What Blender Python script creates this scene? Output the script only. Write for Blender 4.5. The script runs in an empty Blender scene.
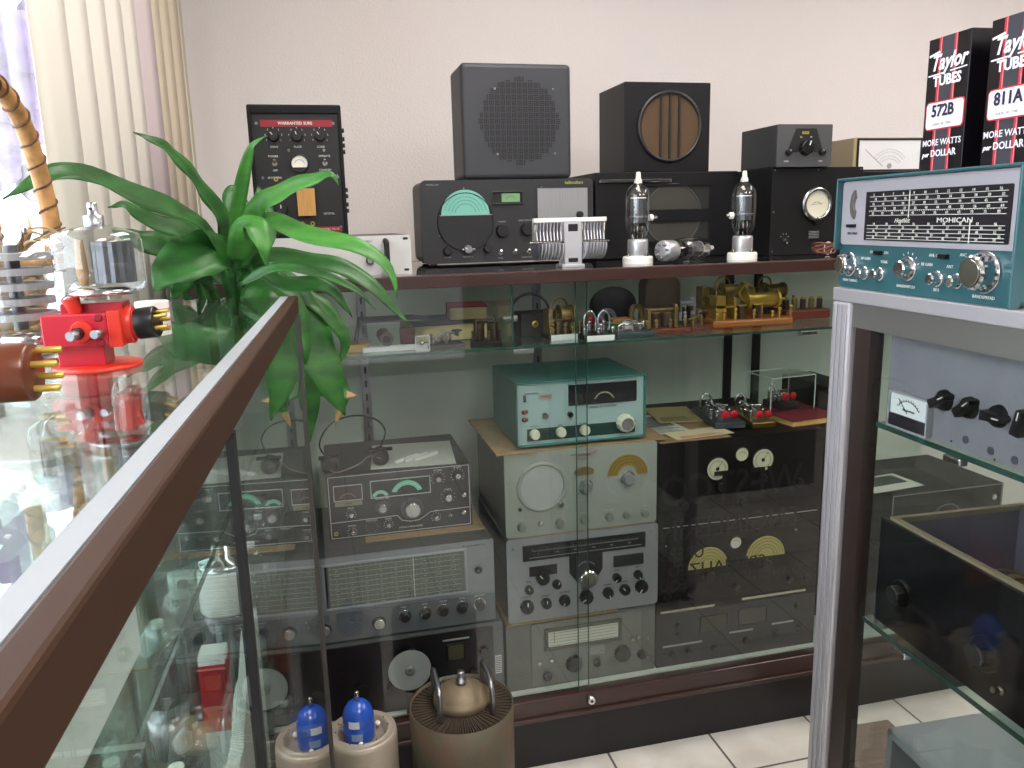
import bpy, bmesh, math, random
from mathutils import Vector, Matrix
random.seed(7)
PI = math.pi
sc = bpy.context.scene
col = sc.collection
# ---------------------------------------------------------------- camera, world, lights, exposure
cam_d = bpy.data.cameras.new('camera'); cam = bpy.data.objects.new('camera', cam_d); col.objects.link(cam)
cam_d.sensor_width = 36.0; cam_d.lens = 800.0 / 1024 * 36; cam_d.clip_start = 0.01
YAW, PITCH, ROLL = math.radians(13.517), math.radians(11.623), math.radians(1.4545)
_f = Vector((math.sin(YAW) * math.cos(PITCH), math.cos(YAW) * math.cos(PITCH), -math.sin(PITCH)))
_r = Vector((math.cos(YAW), -math.sin(YAW), 0)); _d = _f.cross(_r)
_r2 = math.cos(ROLL) * _r + math.sin(ROLL) * _d; _d2 = -math.sin(ROLL) * _r + math.cos(ROLL) * _d
cam.matrix_world = Matrix(((_r2.x, -_d2.x, -_f.x, 0), (_r2.y, -_d2.y, -_f.y, 0), (_r2.z, -_d2.z, -_f.z, 1.42), (0, 0, 0, 1)))
sc.camera = cam
world = bpy.data.worlds.new('world'); sc.world = world; world.use_nodes = True
wn = world.node_tree; bg = wn.nodes['Background']; bg.inputs[0].default_value = (0.86, 0.90, 1.0, 1); bg.inputs[1].default_value = 5.5
sc.view_settings.view_transform = 'Standard'; sc.view_settings.look = 'None'
sc.view_settings.exposure = 0.46; sc.view_settings.gamma = 1.0; sc.view_settings.use_curve_mapping = False
sc.cycles.max_bounces = 12; sc.cycles.transparent_max_bounces = 48; sc.cycles.glossy_bounces = 6; sc.cycles.diffuse_bounces = 4
sc.cycles.sample_clamp_indirect = 4.0
CEILING_LAMP = 8.5      # emission of the fluorescent ceiling panels

# ---------------------------------------------------------------- materials
def lin(h):
    h = h.lstrip('#'); v = [int(h[i:i + 2], 16) / 255 for i in (0, 2, 4)]
    return tuple((x / 12.92 if x <= 0.04045 else ((x + 0.055) / 1.055) ** 2.4) for x in v) + (1,)
MATS = {}
def mat(name, hexc='#808080', rough=0.5, metal=0.0, bump=0.0, bscale=200, var=0.0, vscale=20, coat=0.0, emit=0.0, hex2=None, stretch=None, spec=None):
    if name in MATS: return MATS[name]
    m = bpy.data.materials.new(name); m.use_nodes = True; nt = m.node_tree; b = nt.nodes['Principled BSDF']
    c = lin(hexc); b.inputs['Base Color'].default_value = c; b.inputs['Roughness'].default_value = rough; b.inputs['Metallic'].default_value = metal
    if coat: b.inputs['Coat Weight'].default_value = coat
    if spec is not None: b.inputs['Specular IOR Level'].default_value = spec
    if emit: b.inputs['Emission Color'].default_value = c; b.inputs['Emission Strength'].default_value = emit
    tc = None
    def noise(scale, detail=3):
        nonlocal tc
        if tc is None:
            tc = nt.nodes.new('ShaderNodeTexCoord').outputs['Object']
            if stretch:
                mp = nt.nodes.new('ShaderNodeMapping'); mp.inputs['Scale'].default_value = stretch; nt.links.new(tc, mp.inputs[0]); tc = mp.outputs[0]
        n = nt.nodes.new('ShaderNodeTexNoise'); n.inputs['Scale'].default_value = scale; n.inputs['Detail'].default_value = detail
        nt.links.new(tc, n.inputs['Vector']); return n.outputs['Fac']
    if var or hex2:
        f = noise(vscale); r = nt.nodes.new('ShaderNodeValToRGB'); r.color_ramp.elements[0].position = 0.35; r.color_ramp.elements[1].position = 0.65
        c2 = lin(hex2) if hex2 else tuple(min(1, x * (1 + var)) for x in c[:3]) + (1,)
        r.color_ramp.elements[0].color = c if hex2 else tuple(x * (1 - var) for x in c[:3]) + (1,); r.color_ramp.elements[1].color = c2
        nt.links.new(f, r.inputs[0]); nt.links.new(r.outputs[0], b.inputs['Base Color'])
    if bump:
        f = noise(bscale, 4); bp = nt.nodes.new('ShaderNodeBump'); bp.inputs['Strength'].default_value = bump; bp.inputs['Distance'].default_value = 0.002
        nt.links.new(f, bp.inputs['Height']); nt.links.new(bp.outputs[0], b.inputs['Normal'])
    MATS[name] = m; return m
def glass(name, tint='#f4faf7', f0=0.04, rough=0.0, extra=0.0):
    # thin architectural glass: clear transmission with a Schlick reflection
    if name in MATS: return MATS[name]
    m = bpy.data.materials.new(name); m.use_nodes = True; nt = m.node_tree; nt.nodes.clear()
    out = nt.nodes.new('ShaderNodeOutputMaterial'); mx = nt.nodes.new('ShaderNodeMixShader')
    t = nt.nodes.new('ShaderNodeBsdfTransparent'); t.inputs[0].default_value = lin(tint)
    g = nt.nodes.new('ShaderNodeBsdfGlossy'); g.inputs['Roughness'].default_value = rough; g.inputs[0].default_value = (1, 1, 1, 1)
    lw = nt.nodes.new('ShaderNodeLayerWeight'); lw.inputs[0].default_value = 0.5
    p = nt.nodes.new('ShaderNodeMath'); p.operation = 'POWER'; p.inputs[1].default_value = 5
    ml = nt.nodes.new('ShaderNodeMath'); ml.operation = 'MULTIPLY_ADD'; ml.inputs[1].default_value = 1 - f0; ml.inputs[2].default_value = f0 + extra
    ml.use_clamp = True
    nt.links.new(lw.outputs['Facing'], p.inputs[0]); nt.links.new(p.outputs[0], ml.inputs[0]); nt.links.new(ml.outputs[0], mx.inputs[0])
    nt.links.new(t.outputs[0], mx.inputs[1]); nt.links.new(g.outputs[0], mx.inputs[2]); nt.links.new(mx.outputs[0], out.inputs[0])
    MATS[name] = m; return m
GLASS = glass('pane_glass', '#fafcfb', .03); TUBEG = glass('tube_glass', '#f2f4f4', 0.08); SHELFG = glass('shelf_glass', '#eaf5f0', 0.04)
DOMEG = glass('crystal_clear_plastic', '#fbfcfb', 0.04)
EDGEG = mat('glass_edge_green', '#25463f', 0.15)
CHROME = mat('chrome', '#d8d8dc', 0.12, 1.0); STEEL = mat('brushed_steel', '#9a9aa0', 0.35, 1.0); NICKEL = mat('nickel', '#b8b4ac', 0.22, 1.0)
BRASS = mat('brass', '#c4a24c', 0.3, 0.65); OLDBRASS = mat('aged_brass', '#8f7a48', 0.38, 0.55, var=0.3, vscale=60)
BLACK = mat('black_plastic', '#101012', 0.3); BLACKM = mat('black_matte', '#0d0d0f', 0.6); WHITE = mat('white_paint', '#e6e6e2', 0.5)
CERAMIC = mat('white_ceramic', '#e9e8e4', 0.25); INK = mat('black_ink', '#151515', 0.7); WINK = mat('white_ink', '#d6d6d0', 0.6); GINK = mat('grey_ink', '#9a9c9c', 0.6)
RED = mat('red_plastic', '#b3121f', 0.25); METER = mat('meter_paper', '#e6e4d8', 0.5); DARKMETAL = mat('dark_metal', '#3a3b3e', 0.4, 0.9)
GREYMETAL = mat('grey_tube_plate', '#6d6e72', 0.4, 0.8); CARD = mat('cardboard', '#927956', 0.8, var=0.12, vscale=30)

# ---------------------------------------------------------------- mesh builder
class MB:
    def __init__(s): s.bm = bmesh.new(); s.mats = []
    def mi(s, m):
        if m not in s.mats: s.mats.append(m)
        return s.mats.index(m)
    def _fin(s, verts, m, xf=None, smooth=False):
        if xf is not None: bmesh.ops.transform(s.bm, matrix=xf, verts=verts)
        i = s.mi(m); vs = set(verts)
        for v in verts:
            for f in v.link_faces: f.material_index = i; f.smooth = smooth
    def box(s, x0, x1, y0, y1, z0, z1, m, bev=0.0, xf=None, seg=2):
        x0, x1 = min(x0, x1), max(x0, x1); y0, y1 = min(y0, y1), max(y0, y1); z0, z1 = min(z0, z1), max(z0, z1)
        r = bmesh.ops.create_cube(s.bm, size=1); vs = r['verts']
        for v in vs: v.co = Vector(((x0 + x1) / 2 + v.co.x * (x1 - x0), (y0 + y1) / 2 + v.co.y * (y1 - y0), (z0 + z1) / 2 + v.co.z * (z1 - z0)))
        if bev:
            es = list({e for v in vs for e in v.link_edges})
            bev = min(bev, 0.45 * min(x1 - x0, y1 - y0, z1 - z0))
            bv = bmesh.ops.bevel(s.bm, geom=es, offset=bev, segments=seg, affect='EDGES', profile=0.5); 
            fs = set(bv['faces']); vs = list({v for f in fs for v in f.verts})
            more = {v for v0 in vs for f in v0.link_faces for v in f.verts}; vs = list(more)
        s._fin(vs, m, xf); return s
    def lathe(s, prof, m, xf=None, seg=24, flute=0.0, a0=0, a1=2 * PI, smooth=True):
        # prof: list of (radius, height) revolved round z
        full = abs(a1 - a0 - 2 * PI) < 1e-6; n = seg if full else seg + 1; rings = []
        for r, h in prof:
            if r < 1e-7: rings.append([s.bm.verts.new((0, 0, h))]); continue
            ring = []
            for k in range(n):
                a = a0 + (a1 - a0) * k / seg; rr = r * (1 - flute if k % 2 else 1)
                ring.append(s.bm.verts.new((rr * math.cos(a), rr * math.sin(a), h)))
            rings.append(ring)
        i = s.mi(m)
        for A, B in zip(rings, rings[1:]):
            for k in range(n if full else n - 1):
                k2 = (k + 1) % n
                try:
                    if len(A) == 1 and len(B) == 1: continue
                    if len(A) == 1: f = s.bm.faces.new((A[0], B[k2], B[k]))
                    elif len(B) == 1: f = s.bm.faces.new((A[k], A[k2], B[0]))
                    else: f = s.bm.faces.new((A[k], A[k2], B[k2], B[k]))
                    f.material_index = i; f.smooth = smooth
                except ValueError: pass
        if xf is not None: bmesh.ops.transform(s.bm, matrix=xf, verts=[v for r in rings for v in r])
        return s
    def cyl(s, p, axis, r, h, m, seg=20, r2=None, flute=0.0, smooth=True, bev=0.0):
        r2 = r if r2 is None else r2
        R = Vector(axis).normalized().to_track_quat('Z', 'Y').to_matrix().to_4x4(); xf = Matrix.Translation(p) @ R
        # sharp rims: doubled rings
        pr = [(0, 0), (r, 0)]
        s.lathe(pr, m, xf, seg, 0, smooth=False)
        if bev: s.lathe([(r, 0), (r2, h - bev), (r2 - bev, h)], m, xf, seg, flute, smooth=smooth); s.lathe([(r2 - bev, h), (0, h)], m, xf, seg, smooth=False)
        else: s.lathe([(r, 0), (r2, h)], m, xf, seg, flute, smooth=smooth); s.lathe([(r2, h), (0, h)], m, xf, seg, flute, smooth=False)
        return s
    def sph(s, c, r, m, sc_=(1, 1, 1), seg=16, xf=None):
        pr = [(r * math.sin(PI * k / (seg // 2)), -r * math.cos(PI * k / (seg // 2))) for k in range(seg // 2 + 1)]
        pr[0] = (0, -r); pr[-1] = (0, r)
        T = Matrix.Translation(c) @ Matrix.Diagonal((*sc_, 1)); s.lathe(pr, m, (xf @ T) if xf is not None else T, seg); return s
    def tube(s, pts, r, m, seg=8, closed=False, r_end=None, flat=None):
        pts = [Vector(p) for p in pts]; n = len(pts); rings = []; up = Vector((0, 0, 1)); prev = None
        for k, p in enumerate(pts):
            if closed: t = pts[(k + 1) % n] - pts[k - 1]
            else: t = pts[min(k + 1, n - 1)] - pts[max(k - 1, 0)]
            t.normalize()
            if prev is None:
                a = t.cross(up if abs(t.z) < 0.9 else Vector((1, 0, 0))).normalized()
            else:
                a = (prev - t * prev.dot(t)).normalized()
            prev = a; b = t.cross(a); rr = r if r_end is None else r + (r_end - r) * k / max(1, n - 1)
            rings.append([s.bm.verts.new(p + (a * math.cos(2 * PI * j / seg) + b * math.sin(2 * PI * j / seg) * (flat or 1)) * rr) for j in range(seg)])
        i = s.mi(m)
        for k in range(n if closed else n - 1):
            A, B = rings[k], rings[(k + 1) % n]
            for j in range(seg):
                f = s.bm.faces.new((A[j], A[(j + 1) % seg], B[(j + 1) % seg], B[j])); f.material_index = i; f.smooth = True
        if not closed:
            for R_ in (rings[0][::-1], rings[-1]):
                f = s.bm.faces.new(R_); f.material_index = i
        return s
    def prism(s, poly, y0, y1, m, xf=None):
        # polygon in the xz plane extruded from y0 to y1
        A = [s.bm.verts.new((x, y0, z)) for x, z in poly]; B = [s.bm.verts.new((x, y1, z)) for x, z in poly]; i = s.mi(m); n = len(poly)
        fs = [s.bm.faces.new(A), s.bm.faces.new(B[::-1])] + [s.bm.faces.new((A[k], B[k], B[(k + 1) % n], A[(k + 1) % n])) for k in range(n)]
        for f in fs: f.material_index = i
        if xf is not None: bmesh.ops.transform(s.bm, matrix=xf, verts=A + B)
        return s
    def text(s, body, m, size, xf, align='CENTER', shear=0.0, bold=0.0, th=0.0002, sx=1.0):
        cu = bpy.data.curves.new('t', 'FONT'); cu.body = body; cu.size = size; cu.align_x = align; cu.align_y = 'CENTER'; cu.shear = shear
        cu.offset = bold; cu.resolution_u = 2; cu.extrude = th
        ob = bpy.data.objects.new('t', cu); col.objects.link(ob); dg = bpy.context.evaluated_depsgraph_get()
        me = bpy.data.meshes.new_from_object(ob.evaluated_get(dg)); me.transform(xf @ Matrix.Diagonal((sx, 1, 1, 1))); i = s.mi(m)
        n0 = len(s.bm.faces); s.bm.from_mesh(me); s.bm.faces.ensure_lookup_table()
        for f in s.bm.faces[n0:]: f.material_index = i
        bpy.data.objects.remove(ob); bpy.data.curves.remove(cu); bpy.data.meshes.remove(me); return s
    def build(s, name, parent=None, loc=None, rot=None, norm=True):
        if norm: bmesh.ops.recalc_face_normals(s.bm, faces=s.bm.faces)
        me = bpy.data.meshes.new(name); s.bm.to_mesh(me); s.bm.free()
        for m in s.mats: me.materials.append(m)
        o = bpy.data.objects.new(name, me); col.objects.link(o)
        if parent is not None: o.parent = parent
        if loc is not None: o.location = loc
        if rot is not None: o.rotation_euler = rot
        return o
FRONT = Matrix.Rotation(PI / 2, 4, 'X')       # text lying in xy -> standing, read from -y
AX = math.radians(-2.491)                     # the two side cases stand at this slight angle to the back wall
def S(x, y, z=0.0):                           # side-case coordinates -> world
    c, s_ = math.cos(AX), math.sin(AX); return Vector((c * x - s_ * y, s_ * x + c * y, z))
def tag(o, label=None, cat=None, group=None, kind=None):
    if label: o['label'] = label
    if cat: o['category'] = cat
    if group: o['group'] = group
    if kind: o['kind'] = kind
    return o
def empty(name, loc, rz=0.0, label=None, cat=None, group=None, kind=None, rot=None):
    o = bpy.data.objects.new(name, None); o.empty_display_size = 0.05; col.objects.link(o); o.location = loc
    o.rotation_euler = rot if rot else (0, 0, rz); return tag(o, label, cat, group, kind)
def copy_tree(o, parent=None):
    c = o.copy(); col.objects.link(c); c.parent = parent
    for ch in [x for x in bpy.data.objects if x.parent == o]: copy_tree(ch, c)
    return c
def bez(pts, n=10):
    # Catmull-Rom through the points
    P = [Vector(p) for p in pts]; P = [P[0] * 2 - P[1]] + P + [P[-1] * 2 - P[-2]]; out = []
    for k in range(1, len(P) - 2):
        for j in range(n):
            t = j / n; a, b, c, d = P[k - 1], P[k], P[k + 1], P[k + 2]
            out.append(0.5 * ((2 * b) + (c - a) * t + (2 * a - 5 * b + 4 * c - d) * t * t + (3 * b - a - 3 * c + d) * t ** 3))
    out.append(P[-2]); return out
def rrect(x0, x1, z0, z1, r, n=5):
    out = []
    for cx, cz, a in ((x1 - r, z1 - r, 0), (x0 + r, z1 - r, PI / 2), (x0 + r, z0 + r, PI), (x1 - r, z0 + r, 1.5 * PI)):
        for k in range(n + 1): out.append((cx + r * math.cos(a + PI / 2 * k / n), cz + r * math.sin(a + PI / 2 * k / n)))
    return out
def arcpts(cx, cz, r, a0, a1, n=24): return [(cx + r * math.cos(math.radians(a0 + (a1 - a0) * k / n)), cz + r * math.sin(math.radians(a0 + (a1 - a0) * k / n))) for k in range(n + 1)]

# ---------------------------------------------------------------- front-panel instruments
class Gear:
    """A boxed instrument: root at front-bottom-left, x across the face, -y towards the viewer, z up. Positions on the face are
    fractions (across, down from the top)."""
    def __init__(s, name, label, cat, loc, rz, W, H, D, casem, panelm=None, rad=0.004, prad=0.003, inset=0.0, group=None, pth=0.006, lip=0.0, body='case', tilt=0.0):
        s.W, s.H, s.D = W, H, D
        s.root = empty(name, loc, label=label, cat=cat, group=group, rot=(tilt, 0, rz))
        b = MB(); b.box(0, W, 0.0, D, 0, H, casem, bev=rad, seg=3)
        s.case = b.build(body, s.root)
        if panelm:
            i = inset; p = MB(); p.prism(rrect(i, W - i, i, H - i, prad), -pth, 0.001, panelm); s.panel = p.build('front_panel', s.root); s.y = -pth
        else: s.y = 0.0
        s.let = MB(); s.let_n = 0
    def X(s, fu): return fu * s.W
    def Z(s, fv): return (1 - fv) * s.H
    def knob(s, fu, fv, r, d, m=None, cap=None, skirt=None, ptr=None, name='knob', flute=0.08, seg=24, y=None):
        m = m or BLACK; y = s.y if y is None else y; b = MB(); x, z = s.X(fu), s.Z(fv)
        if skirt: b.cyl((x, y + 0.0005, z), (0, -1, 0), skirt[0], 0.0035, skirt[1], 28, bev=0.001)
        b.cyl((x, y + 0.0005, z), (0, -1, 0), r, d, m, seg, r2=r * 0.9, flute=flute, smooth=not flute, bev=d * 0.12)
        if ptr is not None:
            a = math.radians(ptr); T = Matrix.Translation((x, y, z)) @ Matrix.Rotation(-a, 4, 'Y')
            b.box(-r * 0.07, r * 0.07, -d - 0.0008, -d + 0.001, r * 0.25, r * 0.8, WINK, xf=T)
        k = b.build(name, s.root)
        if cap: c = MB(); c.cyl((x, y - d, z), (0, -1, 0), r * 0.68, 0.0012, cap, 24, bev=0.0004); c.build('knob_cap', k)
        return k
    def pknob(s, fu, fv, r, d, m=None, ptr=0, y=None):       # pointer knob: round skirt with a tapering bar
        m = m or BLACK; y = s.y if y is None else y; b = MB(); x, z = s.X(fu), s.Z(fv)
        b.cyl((x, y + 0.0005, z), (0, -1, 0), r, d * 0.4, m, 24, r2=r * 0.92, bev=0.001)
        T = Matrix.Translation((x, y, z)) @ Matrix.Rotation(-math.radians(ptr), 4, 'Y')
        b.prism([(-r * .42, -r * .9), (r * .42, -r * .9), (r * .3, r * 1.15), (0, r * 1.35), (-r * .3, r * 1.15)], -d, -0.001, m, xf=T)
        b.box(-r * .05, r * .05, -d - .0005, -d + .001, r * .4, r * 1.1, WINK, xf=T)
        return b.build('knob', s.root)
    def rect(s, fu0, fv0, fu1, fv1, m, name, th=0.002, rad=None, frame=None, fw=0.004, fd=0.004, y=None, sub=None):
        y = s.y if y is None else y; b = MB(); x0, x1, z0, z1 = s.X(fu0), s.X(fu1), s.Z(fv1), s.Z(fv0)
        r = rad if rad else 0.0008
        b.prism(rrect(x0, x1, z0, z1, r), y - th, y + 0.0004, m)
        o = b.build(name, s.root)
        if frame:
            f = MB(); t = fw
            for (a, bb, c, d) in ((x0 - t, x1 + t, z1, z1 + t), (x0 - t, x1 + t, z0 - t, z0), (x0 - t, x0, z0, z1), (x1, x1 + t, z0, z1)): f.box(a, bb, y - fd, y + 0.0004, c, d, frame, bev=min(t, fd) * .3)
            f.build('bezel', o)
        return o
    def disc(s, fu, fv, r, m, name, th=0.002, ring=None, rw=0.004, rd=0.005, y=None, a0=0, a1=360, parent=None):
        y = s.y if y is None else y; x, z = s.X(fu), s.Z(fv); b = MB()
        b.prism(arcpts(x, z, r, a0, a1, 32)[:-1] if a1 - a0 >= 360 else arcpts(x, z, r, a0, a1, 24), y - th, y + 0.0004, m); o = b.build(name, parent or s.root)
        if ring:
            q = MB(); R = Matrix.Translation((x, y, z)) @ Matrix.Rotation(PI / 2, 4, 'X')
            q.lathe([(r, 0), (r, rd), (r + rw * .5, rd * 1.1), (r + rw, rd * .6), (r + rw, -0.0004)], ring, R, 36); q.build('bezel', o)
        return o
    def seg(s, x0, z0, x1, z1, w, m, th=0.0006, y=None):      # a thin painted stroke in metres
        y = s.y if y is None else y; d = Vector((x1 - x0, z1 - z0)); L = d.length
        if L < 1e-6: return
        n = Vector((-d.y, d.x)) / L * w / 2
        s.let.prism([(x0 + n.x, z0 + n.y), (x0 - n.x, z0 - n.y), (x1 - n.x, z1 - n.y), (x1 + n.x, z1 + n.y)], y - th, y, m); s.let_n += 1
    def line(s, fu0, fv0, fu1, fv1, w, m, y=None, th=0.0006): s.seg(s.X(fu0), s.Z(fv0), s.X(fu1), s.Z(fv1), w, m, th, y)
    def arc(s, fu, fv, r, a0, a1, w, m, n=20, y=None, ticks=0, tl=0.004):
        x, z = s.X(fu), s.Z(fv); P = arcpts(x, z, r, a0, a1, n)
        for p, q in zip(P, P[1:]): s.seg(p[0], p[1], q[0], q[1], w, m, y=y)
        for k in range(ticks):
            a = math.radians(a0 + (a1 - a0) * k / max(1, ticks - 1)); s.seg(x + r * math.cos(a), z + r * math.sin(a), x + (r + tl) * math.cos(a), z + (r + tl) * math.sin(a), w, m, y=y)
    def ticks(s, fu, fv, r, n, m, a0=-40, a1=220, l=0.003, w=0.0009):
        x, z = s.X(fu), s.Z(fv)
        for k in range(n):
            a = math.radians(a0 + (a1 - a0) * k / (n - 1)); s.seg(x + r * math.cos(a), z + r * math.sin(a), x + (r + l) * math.cos(a), z + (r + l) * math.sin(a), w, m)
    def t(s, body, fu, fv, size, m=None, align='CENTER', shear=0, bold=0, y=None, sx=1.0):
        y = s.y if y is None else y
        s.let.text(body, m or WINK, size, Matrix.Translation((s.X(fu), y - 0.0007, s.Z(fv))) @ FRONT, align, shear, bold, sx=sx); s.let_n += 1
    def screw(s, fu, fv, r=0.003, m=None, name='screw'):
        b = MB(); b.cyl((s.X(fu), s.y + .0003, s.Z(fv)), (0, -1, 0), r, r * .6, m or STEEL, 12, bev=r * .2); b.box(s.X(fu) - r * .7, s.X(fu) + r * .7, s.y - r * .64, s.y - r * .3, s.Z(fv) - r * .12, s.Z(fv) + r * .12, BLACKM); return b.build(name, s.root)
    def toggle(s, fu, fv, up=True, m=None):
        b = MB(); x, z = s.X(fu), s.Z(fv); b.cyl((x, s.y + .0003, z), (0, -1, 0), 0.0062, 0.003, m or NICKEL, 6, smooth=False); b.cyl((x, s.y, z), (0, -1, 0), 0.004, 0.006, NICKEL, 14)
        b.cyl((x, s.y - .004, z), (0, -0.8, 0.6 if up else -0.6), 0.0018, 0.013, NICKEL, 10, r2=0.0028); return b.build('toggle_switch', s.root)
    def jack(s, fu, fv, r=0.006, m=None):
        b = MB(); x, z = s.X(fu), s.Z(fv); R = Matrix.Translation((x, s.y, z)) @ Matrix.Rotation(PI / 2, 4, 'X')
        b.lathe([(r, -.0003), (r, .004), (r * .55, .004), (r * .5, .0005)], m or BRASS, R, 18, smooth=False); b.cyl((x, s.y + .0003, z), (0, -1, 0), r * .52, .0008, INK, 14); return b.build('jack', s.root)
    def feet(s, r=0.008, h=0.01, m=None):
        for x, y in ((.06, .06), (.94, .06), (.06, .9), (.94, .9)):
            b = MB(); b.cyl((x * s.W, y * s.D, 0.001), (0, 0, -1), r, h, m or BLACKM, 14); b.build('foot', s.root)
    def done(s):
        if s.let_n: s.let.build('lettering', s.root, norm=True)
        return s.root
# ================================================================ THE ROOM
def struct(mb, name, **k): o = mb.build(name, **k); o['kind'] = 'structure'; return o
plaster = mat('rough_plaster', '#e0dbda', 0.85, bump=0.9, bscale=130)
def floor_mat():
    m = bpy.data.materials.new('floor_tile'); m.use_nodes = True; nt = m.node_tree; b = nt.nodes['Principled BSDF']; N = nt.nodes.new; Lk = nt.links.new
    tc = N('ShaderNodeTexCoord'); sp = N('ShaderNodeSeparateXYZ'); Lk(tc.outputs['Object'], sp.inputs[0]); outs = []
    for ax, off in (('X', 0.676), ('Y', 1.647)):
        a = N('ShaderNodeMath'); a.operation = 'SUBTRACT'; a.inputs[1].default_value = off - 29.85 - 0.14925; Lk(sp.outputs[ax], a.inputs[0])
        d = N('ShaderNodeMath'); d.operation = 'DIVIDE'; d.inputs[1].default_value = 0.2985; Lk(a.outputs[0], d.inputs[0])
        f = N('ShaderNodeMath'); f.operation = 'FRACT'; Lk(d.outputs[0], f.inputs[0])
        s_ = N('ShaderNodeMath'); s_.operation = 'SUBTRACT'; s_.inputs[1].default_value = 0.5; Lk(f.outputs[0], s_.inputs[0])
        ab = N('ShaderNodeMath'); ab.operation = 'ABSOLUTE'; Lk(s_.outputs[0], ab.inputs[0]); outs.append(ab.outputs[0])
    mn = N('ShaderNodeMath'); mn.operation = 'MINIMUM'; Lk(outs[0], mn.inputs[0]); Lk(outs[1], mn.inputs[1])
    lt = N('ShaderNodeMath'); lt.operation = 'LESS_THAN'; lt.inputs[1].default_value = 0.011; Lk(mn.outputs[0], lt.inputs[0])
    ns = N('ShaderNodeTexNoise'); ns.inputs['Scale'].default_value = 7; ns.inputs['Detail'].default_value = 6; Lk(tc.outputs['Object'], ns.inputs['Vector'])
    cr = N('ShaderNodeValToRGB'); cr.color_ramp.elements[0].color = lin('#cfc9c0'); cr.color_ramp.elements[1].color = lin('#e6e2dc'); cr.color_ramp.elements[0].position = .35; cr.color_ramp.elements[1].position = .65; Lk(ns.outputs[0], cr.inputs[0])
    mx = N('ShaderNodeMix'); mx.data_type = 'RGBA'; Lk(lt.outputs[0], mx.inputs[0]); Lk(cr.outputs[0], mx.inputs[6]); mx.inputs[7].default_value = lin('#5d5955'); Lk(mx.outputs[2], b.inputs['Base Color']); b.inputs['Roughness'].default_value = 0.3
    return m
b = MB(); b.box(-1.2, 4.0, -4.0, 3.0, -0.06, 0, floor_mat()); struct(b, 'floor')
b = MB(); b.box(-1.2, 4.0, -4.0, 3.0, 2.7, 2.76, mat('ceiling_board', '#e8e6e0', 0.9)); struct(b, 'ceiling')
b = MB(); b.box(-0.55, 4.0, 2.8, 2.92, 0, 2.7, plaster); struct(b, 'wall_back')
b = MB(); b.box(3.9, 4.0, -4.0, 1.0, 0, 2.7, mat('darkened_room_wall', '#4a3d36', .6, var=.15, vscale=6, stretch=(8, 8, 1))); b.box(3.9, 4.0, 1.0, 2.8, 0, 2.7, plaster); struct(b, 'wall_right')  # near stretch darkened so the glass reflects a dim room
b = MB()
dusk = mat('darkened_room_wall', '#4a3d36', .6, var=.15, vscale=6, stretch=(8, 8, 1))  # dark wall colour stands in for a dim room in the reflections
for x0, x1, z0, z1 in ((-1.2, -0.1, 0, 2.7), (1.4, 4.0, 0, 2.7), (-0.1, 1.4, 2.15, 2.7)): b.box(x0, x1, -4.0, -3.9, z0, z1, dusk)
struct(b, 'wall_front')
for i, (x0, x1) in enumerate(((-0.1, 1.4),)):
    b = MB(); fm = mat('dark_bronze_frame', '#3b2f2a', 0.4, 0.3)
    for q in ((x0, x1, 0, .12), (x0, x1, 2.09, 2.15), (x0, x0 + .05, .12, 2.09), (x1 - .05, x1, .12, 2.09)): b.box(q[0], q[1], -3.97, -3.92, q[2], q[3], fm)
    b.box(x0 + .05, x1 - .05, -3.948, -3.942, .12, 2.09, GLASS); struct(b, 'window_%d' % (i + 2))
b = MB()   # left wall, in side-case coordinates, window opening from y .0 to 2.2
for y0, y1, z0, z1 in ((-4.2, -0.1, 0, 2.7), (2.3, 2.9, 0, 2.7), (-0.1, 2.3, 0, 0.95), (-0.1, 2.3, 2.3, 2.7)): b.box(-0.60, -0.48, y0, y1, z0, z1, plaster)
o = struct(b, 'wall_left', rot=(0, 0, AX))
b = MB(); fm = mat('window_frame_white', '#dcdad4', 0.4)
for q in ((-.1, 2.3, .95, 1.0), (-.1, 2.3, 2.25, 2.3), (-.1, -.05, 1.0, 2.25), (2.25, 2.3, 1.0, 2.25)): b.box(-.58, -.52, q[0], q[1], q[2], q[3], fm)
b.box(-.552, -.546, -.05, 2.25, 1.0, 2.25, GLASS); struct(b, 'window_1', rot=(0, 0, AX))
# outside the left window: ground and a pale tree seen against the bright sky
b = MB(); b.box(-14, -0.62, -8, 12, -0.2, -0.1, mat('outdoor_paving', '#b8b2ac', 0.9)); o = struct(b, 'ground_outside')
b = MB(); b.box(-4, 5, -6.4, -6.2, -.1, 3.2, mat('backdrop_grey', '#a39c9c', .8, var=.2, vscale=2)); struct(b, 'reflection_backdrop'); b = MB(); b.box(-.6, 5, -6.2, -4.0, -.2, -.1, mat('outdoor_paving')); struct(b, 'ground_front')  # wall added beyond the front window keeps its reflection mid-toned
tm = mat('hazy_leaf', '#5e5270', 0.9, var=0.25, vscale=6); tr = empty('street_tree', (-2.75, 7.4, -0.1), label='blurred mauve tree outside the bright left window', cat='tree')
b = MB(); b.tube([(0, 0, 0), (.05, 0, 1.2), (0, .1, 2.4)], .13, mat('hazy_bark', '#6f6468', .9), r_end=.06); b.build('trunk', tr)
b = MB()
for k in range(46):
    a = random.random() * 2 * PI; r = random.random() ** .6 * 1.15; zz = 1.9 + random.random() * 2.0
    b.sph((r * math.cos(a), r * math.sin(a), zz), random.uniform(.12, .34), tm, (1, 1, random.uniform(.5, .9)), 10)
b.build('crown', tr)
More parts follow.
